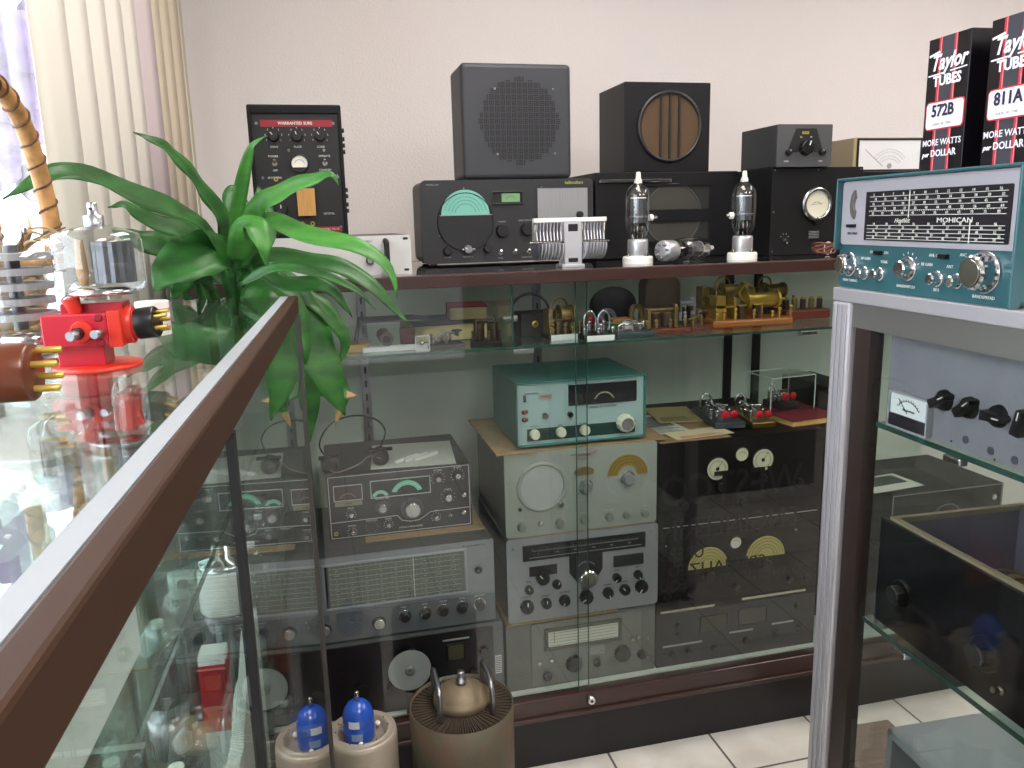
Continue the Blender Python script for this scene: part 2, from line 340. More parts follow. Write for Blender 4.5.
# ceiling lights; rear pair added unseen, brighter, to fill the case fronts
for i, (x, y, lb) in enumerate(((0.6, 1.35, 'square fluorescent ceiling light over the aisle between the cases'), (2.4, 1.35, 'fluorescent ceiling light above the aluminium framed case'), (0.6, -0.9, 'added fill light panel over the aisle behind the camera'), (2.4, -0.9, 'added fill light panel above the added dark cabinet'))):
    r = empty('ceiling_light', (x, y, 2.7), label=lb, cat='ceiling light', group='fluorescent ceiling lights')
    b = MB(); w, l = .3, .6; fm = mat('lamp_frame', '#d8d8d8', .4)
    for q in ((-w - .03, -w, -l - .03, l + .03), (w, w + .03, -l - .03, l + .03), (-w, w, -l - .03, -l), (-w, w, l, l + .03)): b.box(q[0], q[1], q[2], q[3], -.03, 0, fm)
    b.build('frame', r); b = MB(); b.box(-w, w, -l, l, -.022, -.004, mat('lamp_diffuser', '#fff6ef', .5, emit=CEILING_LAMP) if y > 0 else mat('rear_fill_diffuser', '#fff8f2', .5, emit=CEILING_LAMP * 2.0)); b.build('diffuser', r)
# dark cabinet added out of view to darken the reflections in the glass
b = MB(); dw = mat('added_cabinet_brown', '#1d1614', .5, var=.15, vscale=5, stretch=(6, 6, 1)); root = empty('added_dark_cabinet', (2.0, -0.9, 0), 0, 'unseen dark cabinet added to darken the glass reflections', 'cabinet')
b.box(-.3, .5, -1.4, .9, 0, 1.9, dw, bev=.004); b.build('body', root)
for y in (-1.37, -.24):
    b = MB(); b.box(-.318, -.3, y, y + 1.11, .08, 1.87, dw, bev=.003); d_ = b.build('door', root); b = MB(); b.cyl((-.318, y + (1.05 if y < -1 else .06), 1.0), (-1, 0, 0), .014, .03, BRASS, 16, bev=.003); b.build('knob', d_)
# vertical blinds along the left window
root = empty('vertical_blinds', S(-.44, 1.3, 2.42), AX, 'cream vertical blinds drawn beside the bright window', 'blinds')
vm = [mat('blind_cream', '#e6e2d8', .8, bump=.3, bscale=300, stretch=(30, 30, 1)), mat('blind_lit_mauve', '#cdbfc2', .8), mat('blind_shaded_tan', '#d2c6b0', .8), mat('blind_pale_green', '#b9b494', .8)]  # mauve paints in the lit vane edge, tan the shadow
b = MB(); b.box(-.02, .02, -.0, 1.42, 0, .04, WHITE); b.build('head_rail', root)
def vane(y0, x0, y1, x1, m, name='vane'):
    b = MB(); n = 3; P = []
    for k in range(n + 1):
        t = k / n; d = Vector((x1 - x0, y1 - y0)); nn = Vector((-d.y, d.x)).normalized() * math.sin(PI * t) * -.002
        P.append((x0 + d.x * t + nn.x, y0 + d.y * t + nn.y))
    for p, q in zip(P, P[1:]):
        vs = [b.bm.verts.new((p[0], p[1], z)) for z in (-1.6, 0)] + [b.bm.verts.new((q[0], q[1], z)) for z in (0, -1.6)]
        f = b.bm.faces.new(vs); f.material_index = b.mi(m); f.smooth = True
    bmesh.ops.remove_doubles(b.bm, verts=b.bm.verts, dist=1e-5)
    g = bmesh.ops.extrude_face_region(b.bm, geom=b.bm.faces[:]); bmesh.ops.translate(b.bm, verts=[v for v in g['geom'] if isinstance(v, bmesh.types.BMVert)], vec=(.0012, 0, 0))
    return b.build(name, root)
ys = [.145, .27, .395, .52, .64, .765, .88, 1.0, 1.12]
for i, y in enumerate(ys):
    if i == 5: vane(y - .075, -.004, y + .06, .02, vm[1])
    elif i >= 6: vane(y - .09, -.006, y + .045, .018, vm[2])
    else: vane(y - .075, -.003, y + .068, .008, vm[0])
vane(1.2, 0, 1.28, .0, vm[2]); vane(1.285, .004, 1.34, .0, vm[3])

# ================================================================ THE BACK SHOWCASE
wood = mat('dark_walnut_trim', '#38221e', .35, var=.12, vscale=8, stretch=(1, 8, 8), coat=.3)
kick = mat('black_kick', '#131317', .45); deckw = mat('pale_deck', '#c9d2c8', .5); backp = mat('grey_back_panel', '#d6dcd4', .7, var=.05, vscale=3)
CX0, CX1 = -0.27, 2.15
root = empty('glass_showcase', (0, 1.785, 0), 0, 'long glass showcase with dark wood trim along the back wall', 'showcase')
def rel(o, mb, name, m=None): pass
def part(mb, name, parent=root, off=(0, 1.785, 0)):
    bmesh.ops.translate(mb.bm, verts=mb.bm.verts, vec=(-off[0], -off[1], -off[2])); return mb.build(name, parent)
b = MB(); b.box(CX0, CX1, 1.765, 1.80, 1.275, 1.3035, wood, bev=.002); b.box(CX0, CX1, 2.42, 2.45, 1.275, 1.3035, wood); part(b, 'top_rail')
b = MB(); b.box(CX0, CX1, 1.7995, 2.42, 1.292, 1.3035, glass('dark_top_glass', '#b9bfbd', .06)); part(b, 'top_panel')
b = MB(); b.box(CX0, CX1, 1.78, 1.815, .155, .212, wood, bev=.003); b.box(CX0, CX1, 1.772, 1.784, .155, .166, wood, bev=.002); part(b, 'bottom_rail')
b = MB(); b.box(CX0, CX1, 1.81, 2.42, 0, .155, kick); part(b, 'kick_panel')
b = MB(); b.box(CX0, CX1, 1.815, 2.43, .16, .215, deckw); part(b, 'deck')
b = MB(); b.box(CX0, CX1, 2.432, 2.445, .2, 1.275, backp); part(b, 'back_panel')
b = MB(); b.box(CX0, CX0 + .006, 1.80, 2.43, .215, 1.275, GLASS); b.build; part(b, 'side_glass')
b = MB(); b.box(CX1 - .006, CX1, 1.80, 2.43, .215, 1.275, GLASS); part(b, 'side_glass')
b = MB(); b.box(CX0 + .01, .618, 1.797, 1.802, .215, 1.285, GLASS); b.box(.618, .6195, 1.797, 1.802, .215, 1.285, EDGEG); p1 = part(b, 'sliding_glass_door')
b = MB(); b.box(.588, CX1 - .01, 1.786, 1.791, .213, 1.285, GLASS); b.box(.5865, .588, 1.786, 1.791, .213, 1.285, EDGEG); p2 = part(b, 'sliding_glass_door')
# reflected lettering of unknown source, painted onto the right-hand door glass
lm = mat('reflected_lettering_black', '#060606', .5); l = MB(); MIR = Matrix.Diagonal((-1, 1, 1, 1))
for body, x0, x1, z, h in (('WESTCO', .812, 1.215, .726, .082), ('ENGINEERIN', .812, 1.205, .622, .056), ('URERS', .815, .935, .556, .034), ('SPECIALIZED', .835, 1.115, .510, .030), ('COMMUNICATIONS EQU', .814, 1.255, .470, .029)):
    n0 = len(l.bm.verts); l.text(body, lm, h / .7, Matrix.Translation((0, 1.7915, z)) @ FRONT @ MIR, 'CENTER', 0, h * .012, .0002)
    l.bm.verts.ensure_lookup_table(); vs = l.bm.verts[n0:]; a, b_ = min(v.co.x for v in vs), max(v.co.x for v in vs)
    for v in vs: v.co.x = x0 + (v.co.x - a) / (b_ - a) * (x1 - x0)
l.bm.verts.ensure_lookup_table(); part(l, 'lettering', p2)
p2.children[0]['label'] = 'painted reflection of dark mirror-reversed lettering in the glass'
b = MB(); b.cyl((.617, 1.79, .192), (0, -1, 0), .011, .022, CHROME, 20, bev=.002); b.cyl((.617, 1.768, .192), (0, -1, 0), .004, .001, INK, 10); part(b, 'lock')
b = MB(); b.box(.437, .442, 1.81, 2.36, 1.132, 1.275, GLASS); b.box(.437, .442, 1.808, 1.81, 1.132, 1.275, EDGEG); part(b, 'glass_divider')
b = MB(); b.box(CX0 + .01, CX1 - .01, 1.808, 2.37, 1.121, 1.127, SHELFG); b.box(CX0 + .01, CX1 - .01, 1.8065, 1.808, 1.121, 1.127, EDGEG); part(b, 'glass_shelf')
for x, m in ((.126, STEEL), (.669, STEEL), (1.337, BLACKM), (1.443, BLACKM), (1.9, BLACKM)):
    b = MB(); b.box(x - .013, x + .013, 2.42, 2.431, .22, 1.27, m)
    for k in range(24): b.box(x - .003, x + .003, 2.4185, 2.4205, .26 + k * .042, .28 + k * .042, BLACKM)
    b.box(x - .004, x + .004, 2.12, 2.42, 1.108, 1.1205, m); part(b, 'shelf_standard')
for x in (.44, 1.2):
    b = MB(); b.box(x, x + .05, 1.803, 1.82, 1.108, 1.1208, CHROME, bev=.002); part(b, 'shelf_clip')

# ================================================================ THE LEFT SHOWCASE (side-case coordinates)
bt = mat('bronze_brown_trim', '#3c2a20', .6, spec=.12)
root = empty('tall_glass_showcase', S(-.275, .52, 0), AX, 'narrow glass showcase with brown metal rail, filled with tubes', 'showcase')
LO = (-.275, .52, 0)
def lp(mb, name, parent=None): return part(mb, name, parent or root, LO)
Y0, Y1 = -.35, 1.388
b = MB(); b.box(-.1065, -.0915, Y0, Y1, 1.2735, 1.304, bt, bev=.0025); lp(b, 'top_rail')
b = MB(); b.box(-.119, -.1067, Y0, Y1, 1.296, 1.3035, mat('white_edge_strip', '#8c9094', .6)); lp(b, 'edge_strip')
b = MB(); b.box(-.43, -.418, Y0, Y1, 1.2735, 1.304, bt); lp(b, 'top_rail')
b = MB(); b.box(-.418, -.1191, Y0, Y1, 1.2985, 1.3038, glass('top_glass', '#f2f8f5', .07)); lp(b, 'glass_top')
b = MB(); b.box(-.0985, -.0945, Y0, 1.376, .36, 1.2735, glass('side_glass', '#f5faf8', .05)); lp(b, 'side_glass')
b = MB(); b.box(-.425, -.42, Y0, Y1, .36, 1.2735, GLASS); lp(b, 'side_glass')
b = MB(); b.box(-.42, -.105, 1.379, 1.384, .36, 1.295, GLASS); lp(b, 'end_glass')
b = MB(); b.box(-.0995, -.0912, .590, .599, .36, 1.2735, BLACKM); lp(b, 'door_seal')
b = MB(); b.box(-.104, -.0905, 1.376, 1.39, .36, 1.2735, mat('grey_post', '#4d4a48', .35, .6)); lp(b, 'corner_post')
b = MB(); b.box(-.43, -.418, 1.376, 1.39, .36, 1.2735, mat('grey_post')); lp(b, 'corner_post')
b = MB(); b.box(-.43, -.0915, Y0, Y1, 0, .36, mat('bronze_brown_trim'), bev=.004); lp(b, 'base')
for z, x in ((1.112, -.15), (.90, -.125), (.565, -.125)):
    b = MB(); b.box(-.418, x, Y0, 1.37, z - .006, z, SHELFG); b.box(x, x + .0015, Y0, 1.37, z - .006, z, EDGEG); lp(b, 'glass_shelf')

# ================================================================ THE RIGHT CASE (side-case coordinates)
alu = mat('brushed_aluminium', '#b9b4ba', .35, .4, var=.12, vscale=300, stretch=(1, 1, .03)); alu2 = mat('dull_aluminium', '#8e8a88', .35, .7)
root = empty('aluminium_showcase', S(.98, .35, 0), AX, 'aluminium framed glass case at right with radio gear inside', 'showcase'); RO = (.98, .35, 0)
def rp(mb, name, parent=None): return part(mb, name, parent or root, RO)
X0, X1, Y0, Y1 = .71, 1.25, -.25, 1.093
b = MB(); b.box(X0, X1, Y0, Y1, 1.289, 1.308, mat('light_aluminium_edge', '#c9c4cc', .35, .6), bev=.0015); rp(b, 'top_slab')
b = MB(); b.box(X0 + .004, X0 + .028, Y0, Y1 - .02, 1.2535, 1.289, alu2); b.box(X0 + .028, X1 - .004, Y1 - .03, Y1 - .006, 1.2535, 1.289, alu2); b.box(X1 - .028, X1 - .004, Y0, Y1, 1.2535, 1.289, alu2); rp(b, 'top_rail')
for x, y in ((X0, Y1 - .045), (X1 - .034, Y1 - .045)):
    b = MB(); b.box(x, x + .034, y, y + .045, 0, 1.289, alu, bev=.004); 
    for k in range(3): b.box(x - .0022, x, y + .006 + k * .012, y + .012 + k * .012, 0, 1.285, alu, bev=.001)
    rp(b, 'post')
b = MB(); b.box(X0 + .008, X0 + .03, Y1 - .085, Y1 - .05, .05, 1.27, mat('dark_brown_track', '#2c211e', .4)); rp(b, 'door_track')
b = MB(); b.box(X0 + .014, X0 + .019, Y0, Y1 - .046, .06, 1.262, GLASS); rp(b, 'sliding_glass_door')
b = MB(); b.box(X0 + .036, X1 - .036, Y1 - .022, Y1 - .017, .06, 1.262, GLASS); rp(b, 'end_glass')
b = MB(); b.box(X1 - .02, X1 - .015, Y0, Y1 - .05, .06, 1.262, GLASS); rp(b, 'back_glass')
for z in (1.120, .814):
    b = MB(); b.box(.732, 1.2, Y0, 1.0, z - .007, z, SHELFG); b.box(.7305, .732, Y0, 1.0, z - .007, z, EDGEG); rp(b, 'glass_shelf')
for y, z in ((.86, 1.113), (.93, .807)):
    b = MB(); b.box(.727, .74, y - .03, y, z - .01, z - .0002, CHROME, bev=.002); rp(b, 'shelf_clip')
b = MB(); b.box(X0, X1, Y0, Y1, .05, .075, alu2); b.box(X0 + .03, X1 - .03, Y0, Y1 - .03, 0, .05, BLACKM); rp(b, 'base')
b = MB(); b.box(.722, .728, 1.022, 1.04, .685, .75, mat('white_translucent_plastic', '#dfe3ee', .3), bev=.002); rp(b, 'door_pull')
# ================================================================ INSTRUMENTS ON THE BACK SHOWCASE
TOP = 1.3037
wrinkle = mat('grey_wrinkle_paint', '#3b3d40', .55, bump=.25, bscale=700); blackw = mat('black_wrinkle_paint', '#0d0e10', .6, bump=.3, bscale=600, spec=.25)
boxblack = mat('black_cabinet_paint', '#0b0b0f', .45, spec=.3)
# --- white rack unit
g = Gear('rack_generator', 'white rack unit with black handle under the black oscillator', 'instrument', (-.266, 1.86, TOP), 0, .483, .088, .33, DARKMETAL, mat('off_white_panel', '#c9c9c8', .45), prad=.001, inset=0, pth=.003)
b = MB(); b.tube(bez([(g.W - .058, -.003, .012), (g.W - .058, -.034, .014), (g.W - .058, -.038, .022), (g.W - .058, -.038, .066), (g.W - .058, -.034, .074), (g.W - .058, -.003, .076)], 5), .0062, BLACKM, 10); b.build('handle', g.root)
b = MB(); b.tube(bez([(.058, -.003, .012), (.058, -.034, .014), (.058, -.038, .022), (.058, -.038, .066), (.058, -.034, .074), (.058, -.003, .076)], 5), .0062, BLACKM, 10); b.build('handle', g.root)
for fu, fv in ((.975, .06), (.975, .86), (.025, .06), (.025, .86)): g.rect(fu - .012, fv, fu + .012, fv + .06, INK, 'mounting_slot', .0005, .002)
for fu, fv in ((.80, .3), (.805, .62), (.03 + .14, .36), (.27, .6)): g.knob(fu, fv, .0095, .012, BLACK, cap=NICKEL)
for fu, fv in ((.37, .3), (.54, .66), (.48, .38)):
    b = MB(); b.cyl((g.X(fu), g.y + .0003, g.Z(fv)), (0, -1, 0), .0075, .003, NICKEL, 16); b.sph((g.X(fu), g.y - .004, g.Z(fv)), .0055, mat('dark_red_lens', '#54101c', .2)); b.build('indicator_lamp', g.root)
for s_, fu, fv, sz in (('INTERFERENCE', .3, .06, .008), ('GENERATOR', .62, .06, .008), ('OUTPUT', .8, .14, .005), ('LEVEL', .8, .47, .005), ('FREQUENCY', .45, .3, .005), ('SELECTOR', .45, .36, .005), ('RANGE', .27, .45, .005), ('MODE', .62, .8, .005), ('AC', .54, .52, .005), ('ATTENUATOR', .3, .82, .005)): g.t(s_, fu, fv, sz, INK)
g.done()
# --- black transmitter exciter
g = Gear('tube_transmitter', 'tall black panel transmitter with red strips and small round meter', 'transmitter', (-.121, 1.93, TOP + .089), 0, .203, .290, .15, blackw, rad=.003)
b = MB(); pm = mat('black_panel_satin', '#0c0c0f', .45)
b.prism(rrect(.008, .195, .008, .270, .001), -.002, .001, pm); b.build('front_panel', g.root)
for q in ((0, .008, 0, .286), (.195, .203, 0, .286), (.008, .195, 0, .008), (.008, .195, .270, .286)):
    b = MB(); b.box(q[0], q[1], -.008, .001, q[2], q[3], blackw, bev=.0012); b.build('cabinet_edge', g.root)
g.y = -.002; redm = mat('red_strip', '#8e1526', .5)
g.rect(.13, .115, .90, .165, redm, 'name_strip', .0006); g.t('WARRANTED SURE', .5, .14, .0085, WINK, bold=.0002, y=-.0028)
g.rect(.22, .925, .60, .965, redm, 'strip', .0006); g.rect(.66, .925, .93, .965, redm, 'strip', .0006); g.t('INPUT', .33, .946, .007, WINK, y=-.0028); g.t('KEY', .52, .946, .007, WINK, y=-.0028); g.t('MODEL TX-15', .8, .946, .0065, WINK, y=-.0028)
for fu, pt in ((.26, 40), (.51, 20), (.755, 35)):
    g.knob(fu, .235, .0125, .014, BLACKM, ptr=pt)
    for k in range(7):
        a = math.radians(-30 + 40 * k); g.t(str(k + 1), fu + .018 / g.W * math.cos(a), .235 - .018 / g.H * math.sin(a), .0055, WINK)
for s_, fu, fv in (('DRIVE', .26, .315), ('PLATE', .51, .315), ('LOAD', .76, .315), ('POWER', .24, .385), ('OFF', .25, .49), ('OPERATE', .79, .385), ('STANDBY', .79, .49), ('GRID', .28, .545), ('SPOT', .2, .545), ('FINAL PLATE', .84, .535), ('CRYSTAL', .80, .825), ('VFO', .2, .9), ('XTAL', .36, .895)): g.t(s_, fu, fv, .0062, WINK)
g.toggle(.25, .44); g.toggle(.79, .44)
g.disc(.515, .44, .0175, METER, 'meter', .003, ring=BLACK, rw=.003, rd=.006); g.arc(.515, .45, .011, 20, 160, .0006, INK, y=g.y - .003, ticks=7, tl=.002)
b = MB(); b.prism(arcpts(g.X(.515), g.Z(.44) - .004, .0165, 195, 345, 16), g.y - .0046, g.y - .003, BLACK); b.build('meter_cover', g.root)
g.line(.5, .58, .55, .52, .001, WINK); g.line(.40, .548, .75, .548, .001, WINK); g.line(.40, .548, .40, .585, .001, WINK)
b = MB(); b.box(g.X(.43), g.X(.48), -.008, -.002, g.Z(.565), g.Z(.535), mat('red_rocker', '#a02428', .4), bev=.001); b.build('indicator_lamp', g.root)
b = MB(); b.box(g.X(.46), g.X(.655), -.016, -.002, g.Z(.84), g.Z(.63), mat('light_wood', '#b98a4c', .6, var=.15, vscale=25, stretch=(12, 12, 1)), bev=.001); o = b.build('wooden_block', g.root); o['label'] = 'light wooden block'
g.knob(.28, .79, .014, .014, BLACKM, ptr=0); g.jack(.5, .90, .0052); g.jack(.61, .90, .0052); g.jack(.25, .555, .005)
for fu, fv in ((.80, .72), (.86, .72), (.80, .86), (.89, .86)): g.disc(fu, fv, .003, INK, 'crystal_pin_hole', .0004)
for fu, fv in ((.09, .14), (.91, .14), (.11, .545), (.92, .545), (.92, .93), (.41, .34), (.79, .34)): g.screw(fu, fv, .0032)
for z in (.25, .23, .215, .20, .11, .095, .075, .06):
    b = MB(); b.cyl((.203, .03, z * .95), (1, 0, 0), .005, .006, BLACKM, 10); b.build('bolt', g.root)
g.done()
# --- receiver with green half-moon dial
g = Gear('communications_receiver', 'dark grey receiver with green half-moon dial under the square speaker', 'radio', (.279, 2.12, TOP + .006), 0, .468, .214, .185, mat('grey_brown_cabinet', '#4a4742', .55), mat('charcoal_panel', '#232427', .5, bump=.15, bscale=600), rad=.018, prad=.012, pth=.008)
g.feet(.010, .0058)
teal = mat('green_dial_paper', '#74b8a8', .5)
g.disc(.245, .50, .073, mat('charcoal_dial_plate', '#1a1b1e', .45), 'dial_plate', .002, ring=BLACKM, rw=.003, rd=.004)
g.disc(.245, .415, .064, teal, 'dial_window', .0035, a0=0, a1=180)
for r in (.056, .046, .037, .028): g.arc(.245, .415, r, 12, 168, .0005, INK, y=g.y - .0036, ticks=18, tl=.0025)
g.line(.098, .42, .40, .42, .002, mat('grey_line', '#8c8e90', .4), y=g.y - .0035)
g.rect(.405, .155, .575, .285, BLACKM, 'meter_window', .002, frame=mat('dark_bezel', '#2c2e30', .35), fw=.003, fd=.006); g.rect(.455, .168, .56, .272, mat('meter_green', '#6f9c6c', .5), 'meter_face', .003); g.arc(.508, .27, .014, 30, 150, .0005, INK, y=g.y - .0031, ticks=7, tl=.002)
g.rect(.665, .115, .965, .71, mat('brushed_light_plate', '#a9aaad', .35, .6, var=.06, vscale=400, stretch=(1, 1, .02)), 'speaker_plate', .002, frame=mat('dark_bezel'), fw=.002, fd=.003)
g.knob(.25, .835, .0135, .018, CHROME, ptr=60); b = MB(); b.box(g.X(.215), g.X(.29), g.y - .012, g.y - .006, g.Z(.835) - .0025, g.Z(.835) + .0025, CHROME, bev=.001); b.build('knob_bar', g.root)
for fu, fv, r in ((.135, .845, .012), (.365, .83, .012), (.455, .62, .0185), (.60, .61, .0185), (.915, .445, .01)): g.knob(fu, fv, r, .014, BLACKM, flute=.05)
for fu in (.44, .525, .605): g.toggle(fu, .895)
for s_, fu, fv, sz in (('MODEL S-40', .065, .055, .006), ('TUNING', .455, .51, .0055), ('BAND SPREAD', .59, .50, .0055), ('VOLUME', .135, .925, .005), ('FREQUENCY', .25, .925, .005), ('TONE', .44, .955, .005), ('NOISE LIMITER', .6, .955, .005)): g.t(s_, fu, fv, sz, GINK)
g.t('hallicrafters', .885, .05, .011, mat('brass_ink', '#8f9a4c', .4), bold=.0003)
for fu, fv in ((.24, .1), (.69, .1), (.095, .66), (.63, .77)): g.screw(fu, fv, .002)
g.done()
# --- square speaker with patterned round grille
g = Gear('square_speaker', 'charcoal square speaker with round pattern-pierced grille', 'speaker', (.396, 2.125, TOP + .2215), 0, .296, .291, .16, mat('charcoal_cabinet', '#303238', .5, bump=.15, bscale=500), rad=.012)
bar = MB(); cx, cz, R = g.X(.52), g.Z(.497), .112; n = 0; c = .0150
for i in range(-9, 10):
    for j in range(-9, 10):
        x, z = cx + i * c, cz + j * c
        for k in (-1, 0, 1):
            o = k * .0046
            if (i + j) % 2: q = (x - .0062, x + .0062, z + o - .0013, z + o + .0013)
            else: q = (x + o - .0013, x + o + .0013, z - .0062, z + .0062)
            if all((a - cx) ** 2 + (bb - cz) ** 2 < R * R for a in q[:2] for bb in q[2:]): bar.box(q[0], q[1], -.0008, .001, q[2], q[3], BLACKM)
        if (x - cx) ** 2 + (z - cz) ** 2 < (R - .01) ** 2: pass
bar.build('grille_slots', g.root)
for fu, fv in ((.30, .22), (.83, .22), (.31, .78), (.84, .78)): g.screw(fu, fv, .003)
g.done()
# --- wide speaker cabinet lying below the one with the barred grille
g = Gear('wide_speaker_cabinet', 'wide black speaker cabinet with chrome bar behind the tubes', 'speaker', (.757, 2.12, TOP), 0, .428, .235, .30, boxblack, rad=.003)
g.rect(.30, .155, .79, .82, mat('speaker_baffle', '#1c1c1c', .7), 'speaker_opening', .0006)
cone = mat('brown_grey_cone', '#35332e', .7); g.disc(.535, .50, .082, cone, 'speaker_cone', .0012, ring=mat('cone_rim', '#3d3c38', .6), rw=.005, rd=.002)
for q in ((.30, .79, .435, .58), (.30, .79, .80, .83), (.30, .79, .14, .165)): g.rect(q[0], q[2], q[1], q[3], boxblack, 'grille_bar', .006)
b = MB(); b.box(g.X(.02), g.X(.515), -.010, -.002, g.Z(.10) - .004, g.Z(.10) + .004, CHROME, bev=.001); o = b.build('chrome_bar', g.root); o['label'] = 'chrome trim bar'
g.screw(.745, .51, .002); g.done()
# --- barred speaker
g = Gear('barred_speaker', 'black cube speaker with brown cloth circle and three bars', 'speaker', (.853, 2.15, TOP + .2355), 0, .256, .240, .205, boxblack, rad=.003)
cloth = mat('brown_speaker_cloth', '#54402c', .9, bump=.5, bscale=900)
g.disc(.52, .49, .088, cloth, 'speaker_cloth', .001, ring=mat('grille_ring', '#222326', .35), rw=.009, rd=.007)
for dx in (-.028, -.001, .027):
    b = MB(); h = math.sqrt(.088 ** 2 - dx ** 2); b.box(g.X(.52) + dx - .003, g.X(.52) + dx + .003, -.007, -.001, g.Z(.49) - h, g.Z(.49) + h, BLACKM, bev=.001); b.build('grille_bar', g.root)
g.screw(.515, .30, .002); g.done()
# --- black meter box
g = Gear('meter_panel_box', 'black box with one round white meter under the grey tuner', 'instrument', (1.219, 2.0, TOP), 0, .283, .236, .28, blackw, rad=.002)
g.disc(.49, .42, .036, mat('ivory_meter_face', '#d6d2bd', .5), 'meter', .004, ring=mat('chrome_ring', '#9fa1a3', .22, 1), rw=.011, rd=.011)
g.arc(.49, .47, .017, 35, 145, .0006, INK, y=g.y - .0042, ticks=9, tl=.002); g.line(.42, .43, .56, .41, .0006, INK, y=g.y - .0042)
g.knob(.49, .61, .011, .012, BLACK); g.rect(.41, .72, .55, .83, BLACK, 'name_plate', .001)
for k in range(5): g.line(.425, .735 + k * .018, .535, .735 + k * .018, .0012, GINK, y=g.y - .001)
g.t('R F', .48, .745, .008, GINK, y=g.y - .001)
g.toggle(.16, .82, False, BLACK); g.ticks(.16, .8, .010, 4, WINK, 20, 160, .004)
for fu, fv in ((.03, .03), (.5, .03), (.97, .03), (.03, .5), (.03, .95), (.97, .5), (.47, .93)): g.screw(fu, fv, .002)
g.done()
# --- grey preselector
g = Gear('preselector', 'small grey preselector box with black knob inside trapezoid dial', 'radio', (1.222, 1.99, TOP + .2365), 0, .166, .110, .185, mat('grey_hammer_case', '#303234', .45, bump=.1), mat('grey_panel', '#48494c', .45), rad=.003, prad=.003, pth=.004)
b = MB(); y = g.y; P = [(g.X(.18), g.Z(.66)), (g.X(.33), g.Z(.10)), (g.X(.70), g.Z(.10)), (g.X(.84), g.Z(.66))]; b.prism(P, y - .0012, y, BLACKM); b.build('dial_plate', g.root)
g.knob(.51, .55, .0215, .018, BLACK, ptr=-20); g.ticks(.51, .55, .0235, 12, WINK, 10, 170, .003)
g.knob(.20, .66, .0085, .014, BLACK, ptr=0); g.knob(.81, .66, .0085, .014, BLACK, ptr=20); g.rect(.44, .17, .56, .23, mat('yellow_badge', '#b5a62c', .5), 'badge', .002); g.t('DRAKE', .5, .2, .005, INK, y=g.y - .002)
g.t('GAIN', .17, .87, .006, WINK); g.t('PEAK', .80, .87, .005, WINK); g.t('3.5', .42, .30, .006, WINK, y=g.y - .0013); g.t('14', .60, .30, .006, WINK, y=g.y - .0013)
g.done()
# --- tan meter instrument on its black case
g = Gear('black_equipment_case', 'plain black case under the tan wide-meter instrument', 'instrument case', (1.53, 2.16, TOP), 0, .50, .232, .28, boxblack, rad=.004); g.rect(.02, .06, .98, .94, mat('black_panel_satin'), 'front_panel', .002); g.done()
g = Gear('bench_voltmeter', 'tan bench voltmeter with wide white meter behind the green portable radio', 'voltmeter', (1.612, 2.2, TOP + .2325), 0, .40, .10, .22, mat('tan_case', '#8d8068', .55), mat('tan_panel', '#b3a67e', .5), rad=.004, pth=.005)
g.rect(.035, .08, .58, .94, mat('meter_white', '#dfe0e2', .45), 'meter_face', .003, frame=BLACKM, fw=.006, fd=.006)
for k, r in enumerate((.07, .062, .05, .042)): g.arc(.31, 1.05, r, 40, 140, .0005, GINK, y=g.y - .0032, ticks=15, tl=.002)
g.line(.09, .35, .25, .85, .0008, INK, y=g.y - .0032); g.disc(.31, .84, .008, GINK, 'meter_hub', .004)
for fu, fv in ((.68, .33), (.88, .33), (.68, .8), (.88, .8)): g.knob(fu, fv, .012, .014, mat('brown_grey_knob', '#57493c', .4), cap=NICKEL)
g.t('VOLTS', .78, .55, .006, INK); g.t('RANGE', .68, .58, .005, INK); g.done()
# --- variable capacitor
root = empty('variable_capacitor', (.508, 1.865, TOP), 0, 'open-plate silver variable capacitor in front of the half-moon dial receiver', 'capacitor')
sil = mat('silver_plate', '#d2d2d8', .35, .5); lil = mat('lilac_plate', '#8e8a9c', .3, .8)
b = MB(); b.box(0, .182, -.012, .004, .107, .117, mat('white_steatite', '#e4e4e4', .3), bev=.001); b.build('insulator_bar', root)
b = MB(); b.box(.075, .118, -.014, -.010, .006, .110, sil, bev=.001); b.box(.075, .118, .03, .034, .006, .110, sil, bev=.001); b.box(.084, .108, -.0145, -.0095, .085, .102, BLACKM); b.box(.084, .108, -.0145, -.0095, .012, .022, BLACKM)
b.build('centre_frame', root)
b = MB(); b.box(.068, .125, -.016, .036, 0, .007, sil, bev=.001); b.build('foot_plate', root)
b = MB(); b.cyl((-.008, .0, .060), (1, 0, 0), .0022, .20, NICKEL, 12); b.build('shaft', root)
for i in range(15):
    x = .006 + i * .0085 if i < 8 else .126 + (i - 8) * .0078
    b = MB(); P = arcpts(0, 0, .040, 180, 360, 14); b.prism([(px, pz) for px, pz in P], 0, .0024, lil if i == 0 else sil, xf=Matrix.Translation((x, 0, .058)) @ Matrix.Rotation(PI / 2, 4, 'Z')); b.build('rotor_plate', root)
    b = MB(); b.prism([(-.010, .064), (.034, .064), (.034, .108), (-.010, .108), (-.004, .086)], 0, .0022, sil, xf=Matrix.Translation((x + .004, 0, 0)) @ Matrix.Rotation(PI / 2, 4, 'Z')); b.build('stator_plate', root)
for x in (.004, .122, .178):
    b = MB(); b.tube([(x, -.008, .108), (x, -.008, .062)], .0013, NICKEL); b.build('post', root)
